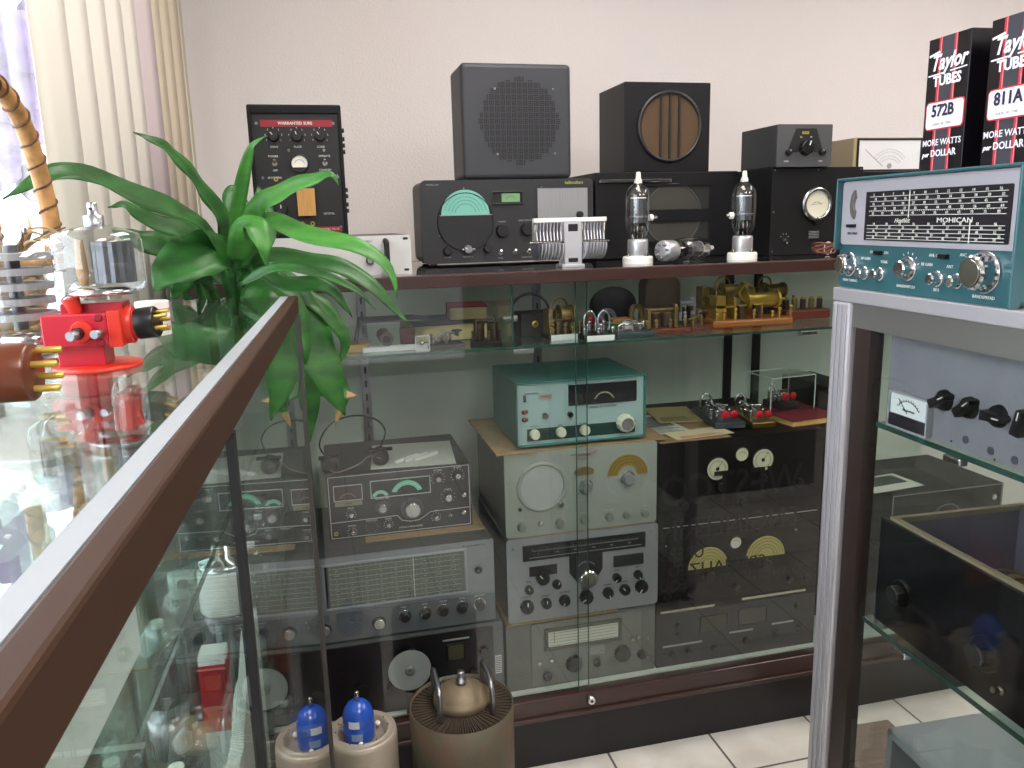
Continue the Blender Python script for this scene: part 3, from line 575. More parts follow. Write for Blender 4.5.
# --- three transmitting tubes
def env(r, h, neck=.55, seg=32, top=.18):
    return [(r * neck, 0), (r * .8, h * .06), (r, h * .14), (r, h * (1 - top)), (r * .92, h * (1 - top * .55)), (r * .62, h * (1 - top * .15)), (r * .25, h), (0, h)]
def tube_on_socket(name, label, loc, side, rz=0, lying=False):
    root = empty(name, loc, rz, label, 'vacuum tube')
    if not lying:
        b = MB(); b.lathe([(0, 0), (.038, 0), (.038, .014), (.036, .018), (.024, .020), (0, .020)], CERAMIC, seg=36, smooth=False); s_ = b.build('socket', root)
        for a in (20, 110, 200, 290):
            b = MB(); x, y = .031 * math.cos(math.radians(a)), .031 * math.sin(math.radians(a)); b.cyl((x, y, .018), (0, 0, 1), .004, .008, NICKEL, 8); b.box(x - .007, x + .007, y - .002, y + .002, .020, .023, NICKEL); b.build('terminal_screw', s_)
        T = Matrix.Translation((0, 0, .018))
    else: T = Matrix.Translation((0, 0, .028)) @ Matrix.Rotation(PI / 2, 4, 'Y')
    def bl(mb, nm, p=root):
        bmesh.ops.transform(mb.bm, matrix=T, verts=mb.bm.verts); return mb.build(nm, p)
    k = 0 if not lying else 0
    b = MB(); b.lathe([(0, 0), (.025, 0), (.026, .004), (.026, .036), (.024, .042), (0, .042)], mat('aluminium_shell', '#b5b5b8', .35, .7), seg=32); base = bl(b, 'base')
    if lying:
        for a in range(7):
            b = MB(); aa = a * 2 * PI / 7; b.cyl((.017 * math.cos(aa), .017 * math.sin(aa), .0003), (0, 0, -1), .0035, .007, STEEL, 10, bev=.001); bl(b, 'pin', base)
    b = MB(); b.lathe([(.019, .042), (.022, .05), (.028, .062), (.031, .075), (.031, .145), (.029, .157), (.022, .168), (.012, .175), (.009, .180)], TUBEG, seg=32); bl(b, 'glass_envelope')
    b = MB(); b.lathe([(.0195, .082), (.0195, .142)], GREYMETAL, seg=20, flute=.08, smooth=False); b.lathe([(.02, .141), (.02, .1435), (0, .1435)], CERAMIC, seg=20); b.lathe([(.0215, .094), (.0225, .0965), (.0215, .099)], STEEL, seg=20)
    for a in (0, 2.1, 4.2): b.tube([(.012 * math.cos(a), .012 * math.sin(a), .045), (.012 * math.cos(a), .012 * math.sin(a), .082)], .0012, NICKEL)
    b.lathe([(0, .06), (.009, .06), (.009, .078), (0, .078)], mat('dark_getter', '#3c2d2a', .3, .5), seg=14); bl(b, 'plate')
    b = MB(); b.lathe([(.010, .178), (.009, .186), (.0065, .190), (.0055, .203), (.004, .205), (0, .205)], mat('ivory_cap', '#d2cfc6', .3), seg=18); bl(b, 'top_cap')
    b = MB(); b.cyl((side * .030, 0, .094), (side, 0, 0), .0085, .010, CERAMIC, 14, bev=.002); b.cyl((side * .040, 0, .094), (side, 0, 0), .0045, .009, NICKEL, 12); bl(b, 'side_terminal')
    return root
tube_on_socket('transmitting_tube', 'upright glass tube on white socket, nearest the chrome bar', (.790, 1.90, TOP), 1)
tube_on_socket('transmitting_tube', 'upright glass tube on white socket beside the black meter box', (1.080, 1.90, TOP), -1)
tube_on_socket('transmitting_tube', 'glass transmitting tube lying between the two upright tubes', (.842, 1.868, TOP + .002), 1, math.radians(26), True)
# --- coil of copper wire
root = empty('wire_coil', (1.335, 1.92, TOP), 0, 'small bundle of brown wire beside the black meter box', 'wire'); wm = mat('brown_wire', '#6b3a2b', .4)
for k in range(5):
    b = MB(); P = [(.030 * math.cos(a) + random.uniform(-.003, .003), .020 * math.sin(a), .016 + .010 * math.sin(a + k) + .0022 * k) for a in [j * 2 * PI / 20 for j in range(20)]]; b.tube(P, .0022, wm, 8, closed=True); b.build('wire_turn', root)
b = MB(); b.tube(bez([(.02, .0, .02), (.045, -.005, .03), (.065, .01, .038), (.085, .02, .03)]), .002, wm); b.build('loose_end', root)
b = MB(); b.tube([(.012 * math.cos(a) + .012, .0, .019 + .017 * math.sin(a)) for a in [j * 2 * PI / 12 for j in range(12)]], .0012, WHITE, 6, closed=True); b.build('tie', root)

# ================================================================ PORTABLE RADIO AND TUBE CARTONS ON THE RIGHT CASE
tealp = mat('teal_green_paint', '#27545b', .4, coat=.3); silp = mat('silver_grey_panel', '#a9a5ad', .4, .2)
o = S(.735, 1.098, 1.3085)
g = Gear('portable_shortwave_radio', 'teal portable shortwave radio with wide black dial on the aluminium case', 'radio', o, -PI / 2 + AX, .340, .158, .22, tealp, tealp, rad=.012, prad=.012, pth=.014)
b = MB(); W, H = g.W, g.H
for q in ((.0, .004, .055, H), (W - .004, W, .0, H), (.0, W, H - .004, H)): b.box(q[0], q[1], g.y - .012, g.y + .002, q[2], q[3], tealp, bev=.0015)
b.build('case_rim', g.root)
g.rect(.015, .03, .985, .60, silp, 'bezel_plate', .003, .006); y2 = g.y - .003
g.rect(.185, .135, .945, .555, mat('dial_black', '#16131b', .3), 'dial_glass', .002, .002, y=y2); y3 = y2 - .0022
for k, fv in enumerate((.18, .22, .26, .30, .34)):
    g.line(.215, fv, .93, fv, .0006, WINK, y=y3)
    for j in range(12): g.t('%d' % ([5, 6, 7, 8, 9, 10, 11, 12, 13, 14, 15, 16][j] * (k + 1)), .24 + j * .06 + (k % 2) * .012, fv - .016, .0050, WINK, y=y3)
for k, fv in enumerate((.425, .455, .485, .515, .54)):
    g.line(.205, fv, .93, fv, .0006, WINK, y=y3)
    for j in range(9): g.t('%d' % (14 + 4 * j + k * 3), .25 + j * .08 + (k % 2) * .02, fv - .012, .0046, WINK, y=y3)
for k in range(60): g.line(.215 + k * .012, .30, .215 + k * .012, .308, .0004, WINK, y=y3)
g.t('Heathkit', .42, .385, .0085, WINK, shear=.4, y=y3); g.t('MOHICAN', .70, .385, .0085, WINK, y=y3, sx=1.5)
g.line(.455, .14, .455, .36, .0014, WINK, y=y3); g.line(.775, .38, .775, .555, .0014, WINK, y=y3)
b = MB(); P = arcpts(0, 0, .022, 110, 250, 12) + arcpts(0, 0, .010, 250, 110, 12); b.prism([(x * .7 + g.X(.125), z + g.Z(.24)) for x, z in P], y2 - .003, y2, mat('meter_silver', '#8f8b88', .3, .8)); b.build('level_meter', g.root)
g.rect(.075, .415, .12, .445, BLACK, 'slide_switch', .006, y=y2); g.t('DIAL LIGHT', .1, .50, .0045, INK, y=y2)
for fu, fv, r, d in ((.075, .78, .0165, .017), (.845, .76, .0225, .021)): g.knob(fu, fv, r, d, CHROME, skirt=(r * 1.12, CHROME), cap=NICKEL, flute=.05, seg=36)
for fu, fv, r, d in ((.185, .85, .008, .013), (.285, .845, .008, .013), (.62, .84, .0085, .014), (.72, .845, .008, .014)): g.knob(fu, fv, r, d, CHROME, skirt=(r * 1.25, CHROME), flute=.06)
g.knob(.455, .78, .0125, .016, CHROME, skirt=(.0165, CHROME), flute=.05)
for fu in (.275, .65):
    g.rect(fu - .02, .645, fu + .02, .68, BLACK, 'slide_switch', .006); 
for s_, fu, fv in (('ON', .32, .66), ('OFF', .23, .66), ('MAN TUNING', .09, .93), ('AF GAIN', .19, .72), ('TONE', .31, .74), ('BANDSWITCH', .45, .93), ('RF GAIN', .56, .735), ('ANT', .68, .74), ('BFO', .62, .93), ('ANL OFF', .6, .66), ('BANDSPREAD', .85, .945), ('AVC', .74, .645)): g.t(s_, fu, fv, .0055, WINK)
g.ticks(.455, .78, .019, 5, WINK, 20, 120)
b = MB()
for k in range(5): b.box(-.004, .002, .03 + k * .0, .12, .06 + k * .014, .066 + k * .014, BLACKM)
b.build('side_vent', g.root)
b = MB(); b.box(-.012, .0, .012, .06, .03, .105, tealp, bev=.003); b.build('side_cover', g.root)
P = bez([(.145, .165, .157), (.150, .165, .172), (.165, .165, .184), (.190, .165, .190), (.24, .165, .192), (.29, .165, .188), (.305, .165, .174), (.308, .165, .157)], 6)
b = MB(); b.tube(P, .0075, mat('handle_silver', '#aaa9ae', .3, .7), 8, flat=.45)
bmesh.ops.translate(b.bm, verts=b.bm.verts, vec=(0, .0, 0)); b.build('carry_handle', g.root)
g.done()
cb = mat('glossy_black_carton', '#0e0b12', .28); rs = mat('carton_red', '#c0323c', .35); rp_ = mat('carton_pink', '#e49aa4', .35); gy = mat('carton_grey', '#3a3a44', .35); cw = mat('carton_white', '#ece9f2', .4); cp = mat('carton_purple_ink', '#241640', .5)
for (xs, ys_, lb, num, Wc) in ((.80, 1.037, 'black carton with red stripes marked 572B, fully in view', '572B', .079), (.80, .925, 'black carton with red stripes marked 811A at the right edge', '811A', .079)):
    g = Gear('tube_carton', lb, 'carton', S(xs, ys_, 1.3085 + .158), -PI / 2 + AX, Wc, .180, .079, cb, rad=.0008, group='black vacuum tube cartons')
    for f0, f1 in ((.26, .33), (.62, .69)):
        g.rect(f0, .001, f1, .99, rs, 'stripe', .0003); g.rect(f0 + .045, .001, f0 + .06, .99, rp_, 'stripe', .0005)
    g.rect(.33, .001, .62, .99, gy, 'centre_band', .0002)
    yy = g.y - .0006
    g.t('Taylor', .52, .185, .0285, cw, shear=.3, bold=.0007, y=yy, sx=.88); g.line(.06, .268, .42, .262, .0018, cw, y=yy, th=.0008); g.line(.58, .258, .96, .250, .0016, cw, y=yy, th=.0008); g.line(.05, .125, .30, .105, .0028, cw, y=yy, th=.0008); g.t('TUBES', .52, .318, .0185, cw, bold=.0006, y=yy, sx=1.0)
    g.rect(.06, .46, .97, .67, mat('carton_red'), 'label_border', .0009, .006); g.rect(.08, .47, .95, .66, cw, 'label', .0012, .005)
    g.t(num, .48, .535, .0215, cp, bold=.0006, y=g.y - .0013, sx=.95); g.t('AUDIO  RF  TUBE', .48, .63, .0045, GINK, y=g.y - .0013)
    g.t('MORE WATTS', .50, .765, .0118, cw, bold=.0001, y=yy, sx=.98); g.t('per', .13, .85, .009, cw, shear=.3, bold=.0003, y=yy); g.t('DOLLAR', .56, .845, .0128, cw, bold=.0002, y=yy, sx=.98)
    g.done()
# ================================================================ INSIDE THE BACK SHOWCASE
DK, YF = .2155, 1.835
# --- right stack
blk = mat('stack_black', '#08080a', .5, spec=.3)
g = Gear('rack_receiver', 'charcoal rack receiver at the bottom of the black stack', 'radio', (.822, YF, DK), 0, .482, .155, .42, mat('charcoal_low', '#26272a', .5), mat('charcoal_low_panel', '#2c2d30', .5), prad=.002, pth=.004)
for q in ((.27, .16, .43, .46), (.51, .14, .68, .42)): g.rect(q[0], q[1], q[2], q[3], mat('dark_dial_glass', '#3a3b38', .2), 'dial_window', .002, frame=mat('dark_bezel'), fw=.003, fd=.004)
for q in ((.04, .60, .28, .63), (.45, .52, .60, .55), (.72, .48, .86, .51)): g.rect(q[0], q[1], q[2], q[3], GINK, 'trim_bar', .002)
for fu, fv, r in ((.13, .25, .010), (.13, .42, .008), (.10, .78, .012), (.2, .76, .012), (.36, .8, .013), (.56, .74, .013), (.75, .68, .012), (.88, .2, .010), (.9, .66, .012)): g.knob(fu, fv, r, .012, mat('dull_black_knob', '#1a1a1c', .35))
g.done()
g = Gear('rack_receiver', 'black receiver with two half-moon yellow dials behind the mirrored lettering', 'radio', (.822, YF, DK + .1555), 0, .482, .238, .42, blk, blk, prad=.002, pth=.004)
ivy = mat('yellow_dial_paper', '#b9ae6a', .5)
for fu, fv in ((.305, .50), (.66, .455)):
    g.disc(fu, fv, .058, ivy, 'half_moon_dial', .003, a0=0, a1=180)
    for r in (.052, .044, .034, .026): g.arc(fu, fv, r, 8, 172, .0005, INK, y=g.y - .0031, ticks=22, tl=.002)
    g.knob(fu, fv + .1, .018, .016, BLACK)
g.disc(.47, .24, .016, METER, 's_meter', .003, ring=BLACK, rw=.002, rd=.004); g.arc(.47, .25, .010, 30, 150, .0005, INK, y=g.y - .0031, ticks=6, tl=.002)
for fu in (.06, .2, .48, .82, .93): g.knob(fu, .78, .010, .012, BLACK)
for q in ((.02, .955, .35, .985), (.52, .93, .93, .96)): g.rect(q[0], q[1], q[2], q[3], NICKEL, 'trim_bar', .003)
for fu, fv in ((.05, .18), (.05, .8), (.85, .18)): g.screw(fu, fv, .003)
g.done()
g = Gear('rack_receiver', 'black receiver with two round cream dials, topmost of the black stack', 'radio', (.822, YF, DK + .394), 0, .482, .238, .42, blk, blk, prad=.002, pth=.004)
for fu, fv in ((.345, .345), (.62, .295)):
    g.disc(fu, fv, .030, mat('cream_dial', '#cfd0b0', .45), 'round_dial', .003, ring=BLACKM, rw=.003, rd=.004); g.arc(fu, fv, .022, 0, 360, .0005, INK, y=g.y - .0031, ticks=24, tl=.003); g.disc(fu, fv, .005, INK, 'dial_hub', .004); g.line(fu, fv, fu + .03, fv - .09, .0008, INK, y=g.y - .0033)
g.disc(.49, .205, .018, mat('cream_dial'), 's_meter', .003, ring=BLACK, rw=.002, rd=.004); g.arc(.49, .22, .010, 30, 150, .0005, INK, y=g.y - .0031, ticks=6, tl=.002)
for fu, fv in ((.36, .55), (.62, .50), (.15, .72), (.85, .6), (.5, .75)): g.knob(fu, fv, .012, .014, BLACK)
g.rect(.02, .965, .98, .975, GINK, 'trim_bar', .001); g.done()
# --- middle stack
gg = mat('grey_green_paint', '#8b918a', .45); slv = mat('silver_panel', '#8d8f94', .4, .25)
g = Gear('rack_receiver', 'grey receiver with white slide dial at the bottom of the middle stack', 'radio', (.408, YF, DK), 0, .41, .188, .38, mat('dim_grey', '#4c4e4e', .5), mat('dim_grey_panel', '#5e605e', .5), pth=.003)
g.rect(.16, .03, .90, .97, mat('dim_grey_face', '#6c6e6b', .45), 'face_plate', .003, .004)
g.y -= .003
g.rect(.27, .17, .74, .40, mat('white_dial_scale', '#c3c6bb', .45), 'dial_scale', .002, .004, frame=mat('grey_olive_bezel', '#4f504a', .4), fw=.010, fd=.005)
for k in range(5): g.line(.28, .20 + k * .045, .73, .20 + k * .045, .0006, INK, y=g.y - .0021)
g.line(.31, .18, .31, .34, .0012, INK, y=g.y - .0021)
for fu, fv, r in ((.44, .70, .024), (.77, .66, .024), (.59, .74, .010), (.93 - .03, .72, .012), (.26, .83, .012)): g.knob(fu, fv, r, .014, mat('grey_black_knob', '#2b2c2d', .4))
for fu, fv in ((.21, .62), (.29, .60), (.84, .47), (.94 - .06, .45)): g.knob(fu, fv, .006, .006, NICKEL)
for k in range(6): g.line(.55, .50 + k * .022, .65, .50 + k * .022, .0012, GINK)
for fu, fv in ((.09, .5), (.09, .8), (.95, .5), (.95, .8)): g.screw(fu, fv, .003)
g.done()
b = MB(); b.box(0, .30, 0, .35, 0, .0035, CARD); o = b.build('cardboard_sheet', loc=(.41, YF - .01, DK + .1885)); tag(o, 'cardboard sheet under the silver receiver with black slide-rule dial', 'cardboard', 'cardboard sheets between the receivers')
g = Gear('communications_receiver', 'silver-panelled receiver with long black dial and many black knobs', 'radio', (.415, YF, DK + .1925), 0, .408, .228, .36, mat('grey_case', '#55585b', .5), slv, rad=.01, prad=.010, pth=.006)
g.rect(.10, .09, .91, .27, mat('dial_black'), 'dial_window', .003, .002); y3 = g.y - .0031
g.line(.14, .235, .88, .235, .0012, GINK, y=y3); g.line(.16, .16, .86, .16, .0006, GINK, y=y3)
for k in range(40): g.line(.16 + k * .0178, .16, .16 + k * .0178, .14 if k % 5 else .125, .0005, GINK, y=y3)
for k in range(6): g.t(str(k * 100), .2 + k * .12, .195, .006, GINK, y=y3)
b = MB(); P = [(g.X(.40), g.Z(.25)), (g.X(.62), g.Z(.25)), (g.X(.62), g.Z(.47)), (g.X(.57), g.Z(.60)), (g.X(.45), g.Z(.60)), (g.X(.40), g.Z(.47))]; b.prism(P, g.y - .0025, g.y, mat('dial_black')); b.build('centre_plate', g.root)
g.knob(.51, .53, .027, .03, CHROME, cap=NICKEL, flute=.04, seg=36); g.arc(.51, .49, .029, 40, 140, .0012, GINK, y=g.y - .0027, ticks=8, tl=.003)
g.rect(.70, .35, .89, .46, mat('dark_escutcheon', '#1b1c1e', .35), 's_meter_window', .004, .002, frame=BLACKM, fw=.002, fd=.006)
g.rect(.14, .345, .32, .46, mat('dial_black'), 'selector_plate', .002); g.ticks(.235, .47, .019, 9, WINK, 10, 170)
for fu, fv, r, pt in ((.225, .49, .019, 40), (.315, .585, .0125, -30), (.135, .61, .012, 20), (.12, .81, .019, 0), (.245, .80, .0145, 0), (.365, .795, .0155, 150), (.51, .79, .0195, 120), (.655, .775, .0155, 200), (.77, .765, .0155, 40), (.885, .755, .0185, 150), (.715, .605, .0125, 130), (.86, .60, .0125, 200)): g.knob(fu, fv, r, .014, BLACK, ptr=pt)
for fu, fv in ((.04, .12), (.95, .1)): g.screw(fu, fv, .0035)
for s_, fu, fv in (('ANTENNA', .12, .70), ('RF GAIN', .245, .71), ('SELECTIVITY', .37, .70), ('TUNING', .51, .69), ('PHASING', .655, .68), ('AF GAIN', .77, .67), ('LIMITER', .885, .66), ('SEND', .135, .52), ('TONE', .715, .52), ('AVC', .86, .51)): g.t(s_, fu, fv, .0055, INK)
g.done()
b = MB(); b.box(0, .38, 0, .35, 0, .0035, CARD); o = b.build('cardboard_sheet', loc=(.43, YF - .004, DK + .421)); tag(o, 'cardboard sheet under the grey-green receiver', 'cardboard', 'cardboard sheets between the receivers')
z0 = DK + .425
g = Gear('communications_receiver', 'grey-green receiver with round speaker grille and amber half-moon dial', 'radio', (.415, YF, z0), 0, .402, .217, .34, mat('grey_green_case', '#4c504d', .5), gg, rad=.008, prad=.006, pth=.006)
g.disc(.235, .42, .056, mat('pierced_grille', '#a5a9a8', .6, bump=.8, bscale=1500), 'speaker_grille', .001, ring=mat('grey_green_paint'), rw=.009, rd=.004)
for a in (45, 135, 225, 315): b = MB(); b.cyl((g.X(.235) + .0605 * math.cos(math.radians(a)), g.y - .003, g.Z(.42) + .0605 * math.sin(math.radians(a))), (0, -1, 0), .003, .003, STEEL, 10); b.build('screw', g.root)
amber = mat('amber_dial', '#8c7432', .45); fu, fv = .80, .38
b = MB(); b.prism(arcpts(g.X(fu), g.Z(fv), .054, 2, 178, 24) + arcpts(g.X(fu), g.Z(fv), .026, 178, 2, 14), g.y - .0025, g.y, amber); b.build('amber_dial', g.root)
for r in (.050, .042, .034): g.arc(fu, fv, r, 6, 174, .0006, INK, y=g.y - .0026, ticks=20, tl=.002)
g.arc(fu, fv, .059, 0, 360, .0012, GINK, n=36); g.knob(fu, fv + .04, .0165, .02, mat('grey_knob', '#777b78', .35), skirt=(.020, CHROME))
b = MB(); b.prism([(g.X(.51) + .026 * math.cos(a), g.Z(.29) + .014 * max(math.sin(a), -.55)) for a in [k * 2 * PI / 24 for k in range(24)]], g.y - .003, g.y, mat('dim_meter', '#6e5c3a', .4)); b.build('s_meter', g.root)
b = MB(); y = g.y; b.prism([(g.X(.42), g.Z(.075)), (g.X(.60), g.Z(.03)), (g.X(.60), g.Z(.065)), (g.X(.54), g.Z(.115)), (g.X(.48), g.Z(.125))], y - .002, y, mat('badge_metal', '#b9a6a6', .3, .6)); b.build('name_badge', g.root); g.t('NATIONAL', .515, .082, .007, INK, y=y - .0021)
g.knob(.52, .47, .0165, .02, mat('grey_knob'), skirt=(.020, CHROME))
for fu, r in ((.10, .0115), (.345, .0115), (.51, .0125), (.675, .0115), (.79, .0095), (.92, .0115)): g.knob(fu, .875 - fu * .0, r, .013, mat('grey_knob'))
g.toggle(.22, .86); g.jack(.09, .66, .005, NICKEL); g.knob(.355, .65, .008, .01, CHROME)
g.line(.03, .74, .97, .735, .0009, mat('grey_line')); g.line(.03, .05, .03, .74, .0009, mat('grey_line'))
for s_, fu, fv in (('ANT', .10, .79), ('RF GAIN', .345, .79), ('CW OSC', .51, .79), ('VOLUME', .675, .79), ('TONE', .92, .79), ('BAND', .49, .63)): g.t(s_, fu, fv, .0055, mat('badge_metal'))
g.done()
b = MB(); b.box(0, .45, 0, .36, 0, .0035, CARD); b.box(.0, .1, -.012, 0, .0002, .003, CARD); o = b.build('cardboard_sheet', loc=(.395, YF - .002, z0 + .2175)); tag(o, 'cardboard sheet under the teal receiver', 'cardboard', 'cardboard sheets between the receivers')
lt = mat('pale_teal_panel', '#8fa9a8', .4); dkt = mat('deep_green', '#12302c', .4); tc_ = mat('teal_case', '#2f6a64', .4)
g = Gear('amateur_receiver', 'teal-cased receiver with pale panel, black dial window and cream knobs', 'radio', (.452, 1.85, z0 + .2215 + .008), 0, .337, .160, .26, tc_, lt, rad=.003, prad=.002, pth=.003)
g.feet(.008, .0078)
b = MB(); W, H = g.W, g.H
for q in ((-.001, .003, 0, H), (W - .003, W + .001, 0, H), (0, W, H - .003, H + .001), (0, W, -.001, .003)): b.box(q[0], q[1], -.012, .001, q[2], q[3], tc_, bev=.001)
b.build('case_rim', g.root)
g.rect(.405, .10, .925, .40, mat('dial_black'), 'dial_window', .003, .002, frame=BLACKM, fw=.002, fd=.005); g.arc(.675, .40, .026, 25, 155, .0014, mat('cream_ink', '#cfc8a0', .5), y=g.y - .0031, ticks=9, tl=.003)
g.rect(.08, .735, .925, .93, dkt, 'lower_band', .001)
for fu in (.135, .335, .51 + .01): g.knob(fu, .82, .0135, .016, mat('cream_knob', '#c9cdb6', .35), ptr=0)
g.knob(.84, .76, .024, .022, mat('cream_knob'), cap=mat('alu_disc', '#b4b4b6', .25, .9))
g.knob(.22, .54, .0075, .012, mat('grey_brown_knob', '#4a4444', .4)); g.knob(.41, .55, .0075, .012, BLACK)
g.rect(.175, .20, .275, .28, mat('badge_metal'), 'badge', .002); g.t('AMECO', .225, .24, .0075, mat('badge_red_ink', '#6e2030', .5), y=g.y - .0021)
for fv in (.46, .58): b = MB(); b.sph((g.X(.065), g.y - .002, g.Z(fv)), .0062, mat('dark_red_lens'), (1.4, .8, 1)); b.build('slide_switch', g.root)
g.rect(.055, .20, .075, .30, BLACK, 'slide_switch', .004)
for s_, fu, fv in (('AF GAIN', .135, .70), ('ANT', .335, .71), ('RF GAIN', .51, .715), ('NOISE LIMITER', .12, .18)): g.t(s_, fu, fv, .0055, INK)
g.t('MODEL R-5 RECEIVER', .67, .47, .0075, INK)
g.done()
# --- left stack
g = Gear('console_receiver', 'dark receiver with small green dial window at the bottom of the left stack', 'radio', (-.12, YF, DK), 0, .52, .205, .36, mat('grey_case'), mat('mid_grey_panel', '#5b5e62', .5), pth=.003)
g.rect(.0, .05, .95, .99, mat('dial_black'), 'face_plate', .003, .003); g.y -= .003
g.rect(.725, .22, .80, .42, mat('olive_dial', '#4a4a34', .4), 'dial_window', .002, .006, frame=BLACKM, fw=.004, fd=.005); g.rect(.70, .14, .83, .16, GINK, 'trim_bar', .002)
g.arc(.762, .46, .018, 30, 150, .0006, INK, y=g.y - .0021, ticks=6, tl=.003)
for fu, fv, r in ((.55, .22, .009), (.90, .35, .013), (.64, .62, .016), (.84, .62, .012), (.45, .65, .016), (.3, .6, .016)): g.knob(fu, fv, r, .014, BLACK)
g.done()
sg = mat('silver_grey_face', '#84888e', .4, .3)
z1 = DK + .212
g = Gear('broad_dial_receiver', 'wide silver-grey receiver with full-width slide-rule dial in the left stack', 'radio', (-.12, YF, z1), 0, .502, .216, .36, mat('dark_grey_top', '#3a3c3e', .5), sg, rad=.004, prad=.003, pth=.005)
g.rect(.0, .655, 1.0, .995, mat('grey_lower_panel', '#5c6066', .45), 'lower_panel', .002)
g.rect(.18, .09, .85, .585, mat('grey_dial_scale', '#565b58', .35), 'dial_scale', .001, frame=mat('silver_bezel', '#9a9ea6', .35, .5), fw=.006, fd=.006); y3 = g.y - .0012
for k in range(8):
    fv = .13 + k * .06; g.line(.20, fv, .83, fv, .0006, mat('pale_green_ink', '#a4aca0', .6), y=y3)
    for j in range(26): g.line(.205 + j * .024, fv, .205 + j * .024, fv - (.018 if j % 3 else .030), .0005, mat('pale_green_ink'), y=y3)
    for j in range(9): g.t(['AM', 'TUNE', '15', '21', '7.5', 'SW', '60', '31', '49'][(j + k) % 9], .235 + j * .07, fv + .024, .0045, mat('pale_green_ink'), y=y3)
g.line(.60, .10, .60, .58, .0014, WINK, y=y3 - .0002); g.rect(.175, .09, .195, .585, BLACKM, 'scale_end', .0015)
g.disc(.92, .36, .0095, mat('dark_emblem', '#2a2c30', .4), 'round_emblem', .001); g.t('h', .92, .36, .011, GINK, y=g.y - .0012)
g.t('the hallicrafters co.', .90, .045, .0075, INK, shear=.3)
for fu in (.545, .645, .735, .83, .92): g.knob(fu, .80 - (fu - .5) * .06, .0135, .018, mat('dark_centre_knob', '#232427', .3), skirt=(.0165, CHROME))
for fu in (.16, .42): g.knob(fu, .835, .015, .014, mat('alu_disc'), skirt=(.0175, BLACK))
for fu, fv in ((.28, .72), (.31, .70), (.34, .72), (.29, .78), (.33, .78), (.31, .87)): b = MB(); b.cyl((g.X(fu), g.y + .0002, g.Z(fv)), (0, -1, 0), .0028, .008, NICKEL, 10, bev=.001); b.build('push_button', g.root)
for fu, fv in ((.13, .05), (.55, .05), (.98, .93), (.98, .08)): g.screw(fu, fv, .0022)
for s_, fu, fv in (('TONE', .54, .685), ('BAND', .645, .68), ('VOLUME', .735, .675), ('NOISE', .83, .67), ('SELECTIVITY', .92, .665)): g.t(s_, fu, fv, .005, WINK, y=g.y - .0022)
g.done()
z2 = z1 + .2165
b = MB(); b.prism([(0, 0), (.30, 0), (.30, .003), (0, .003)], 0, .30, CARD); o = b.build('cardboard_sheet', loc=(.075, 1.90, z2)); tag(o, 'cardboard sheet under the black receiver with green dial', 'cardboard', 'cardboard sheets between the receivers')
dp = mat('gunmetal_panel', '#26262c', .4); wl = mat('white_outline', '#c2c2c6', .4)
g = Gear('green_dial_receiver', 'black receiver with lit green dial and silver knobs topped by papers', 'radio', (-.012, 1.935, z2 + .0035), 0, .362, .166, .30, mat('black_top_case', '#131315', .4), dp, rad=.003, prad=.002, pth=.004)
def outline(g, P, w, m, closed=True):
    Q = P + [P[0]] if closed else P
    for p, q in zip(Q, Q[1:]): g.line(p[0], p[1], q[0], q[1], w, m)
outline(g, [(.015, .02), (.985, .02), (.985, .975), (.015, .975)], .0016, wl)
outline(g, [(.985, .70), (.70, .71), (.67, .76), (.62, .82), (.56, .83), (.50, .80), (.47, .715), (.015, .73)], .0016, wl, False)
g.rect(.05, .165, .235, .385, mat('meter_dark', '#3a2a2e', .4), 'meter', .002, frame=wl, fw=.002, fd=.003); g.arc(.14, .42, .022, 35, 145, .0008, GINK, y=g.y - .0021, ticks=8, tl=.002)
g.rect(.05, .41, .235, .48, mat('brass_plate', '#8e8a76', .4, .5), 'name_plate', .0015); g.t('DRAKE', .14, .445, .006, INK, y=g.y - .0016)
g.rect(.30, .14, .705, .39, mat('dial_black'), 'dial_window', .001, frame=wl, fw=.002, fd=.003); mint = mat('mint_dial', '#72cdb2', .4)
for fu, R1, R0 in ((.545, .041, .029), (.36, .022, .013)):
    b = MB(); b.prism(arcpts(g.X(fu), g.Z(.415), R1, 20, 160, 20) + arcpts(g.X(fu), g.Z(.415), R0, 155, 25, 12), g.y - .0025, g.y - .001, mint); b.build('lit_dial', g.root)
    g.arc(fu, .415, (R1 + R0) / 2, 30, 150, .0008, WINK, y=g.y - .0026, ticks=12, tl=.003)
alu_k = mat('spun_knob', '#b8b8bc', .25, .85)
g.knob(.575, .62, .0215, .024, alu_k, skirt=(.0285, mat('dark_skirt', '#4a4a50', .3, .5)), cap=mat('alu_disc'), flute=.03, seg=40)
g.knob(.37, .555, .0125, .018, alu_k, skirt=(.0175, mat('dark_skirt')), cap=mat('alu_disc'))
for fu, fv in ((.765, .19), (.905, .17)): g.knob(fu, fv, .0085, .016, alu_k, skirt=(.0125, BLACK)); g.ticks(fu, fv, .015, 11, WINK)
g.knob(.83, .50, .0105, .018, alu_k, skirt=(.0115, BLACK)); g.ticks(.83, .50, .0165, 9, WINK)
for fu, fv in ((.155, .62), (.155, .90), (.405, .845), (.74, .81)): g.knob(fu, fv, .0068, .014, alu_k, skirt=(.0075, BLACK)); g.ticks(fu, fv, .010, 9, WINK)
g.jack(.045, .90, .005, BRASS); g.jack(.84, .80, .005, NICKEL); g.toggle(.94, .78); g.toggle(.945, .50); g.ticks(.29, .86, .013, 12, GINK, 0, 330)
g.t('MODEL R-4B RECEIVER', .56, .915, .006, WINK)
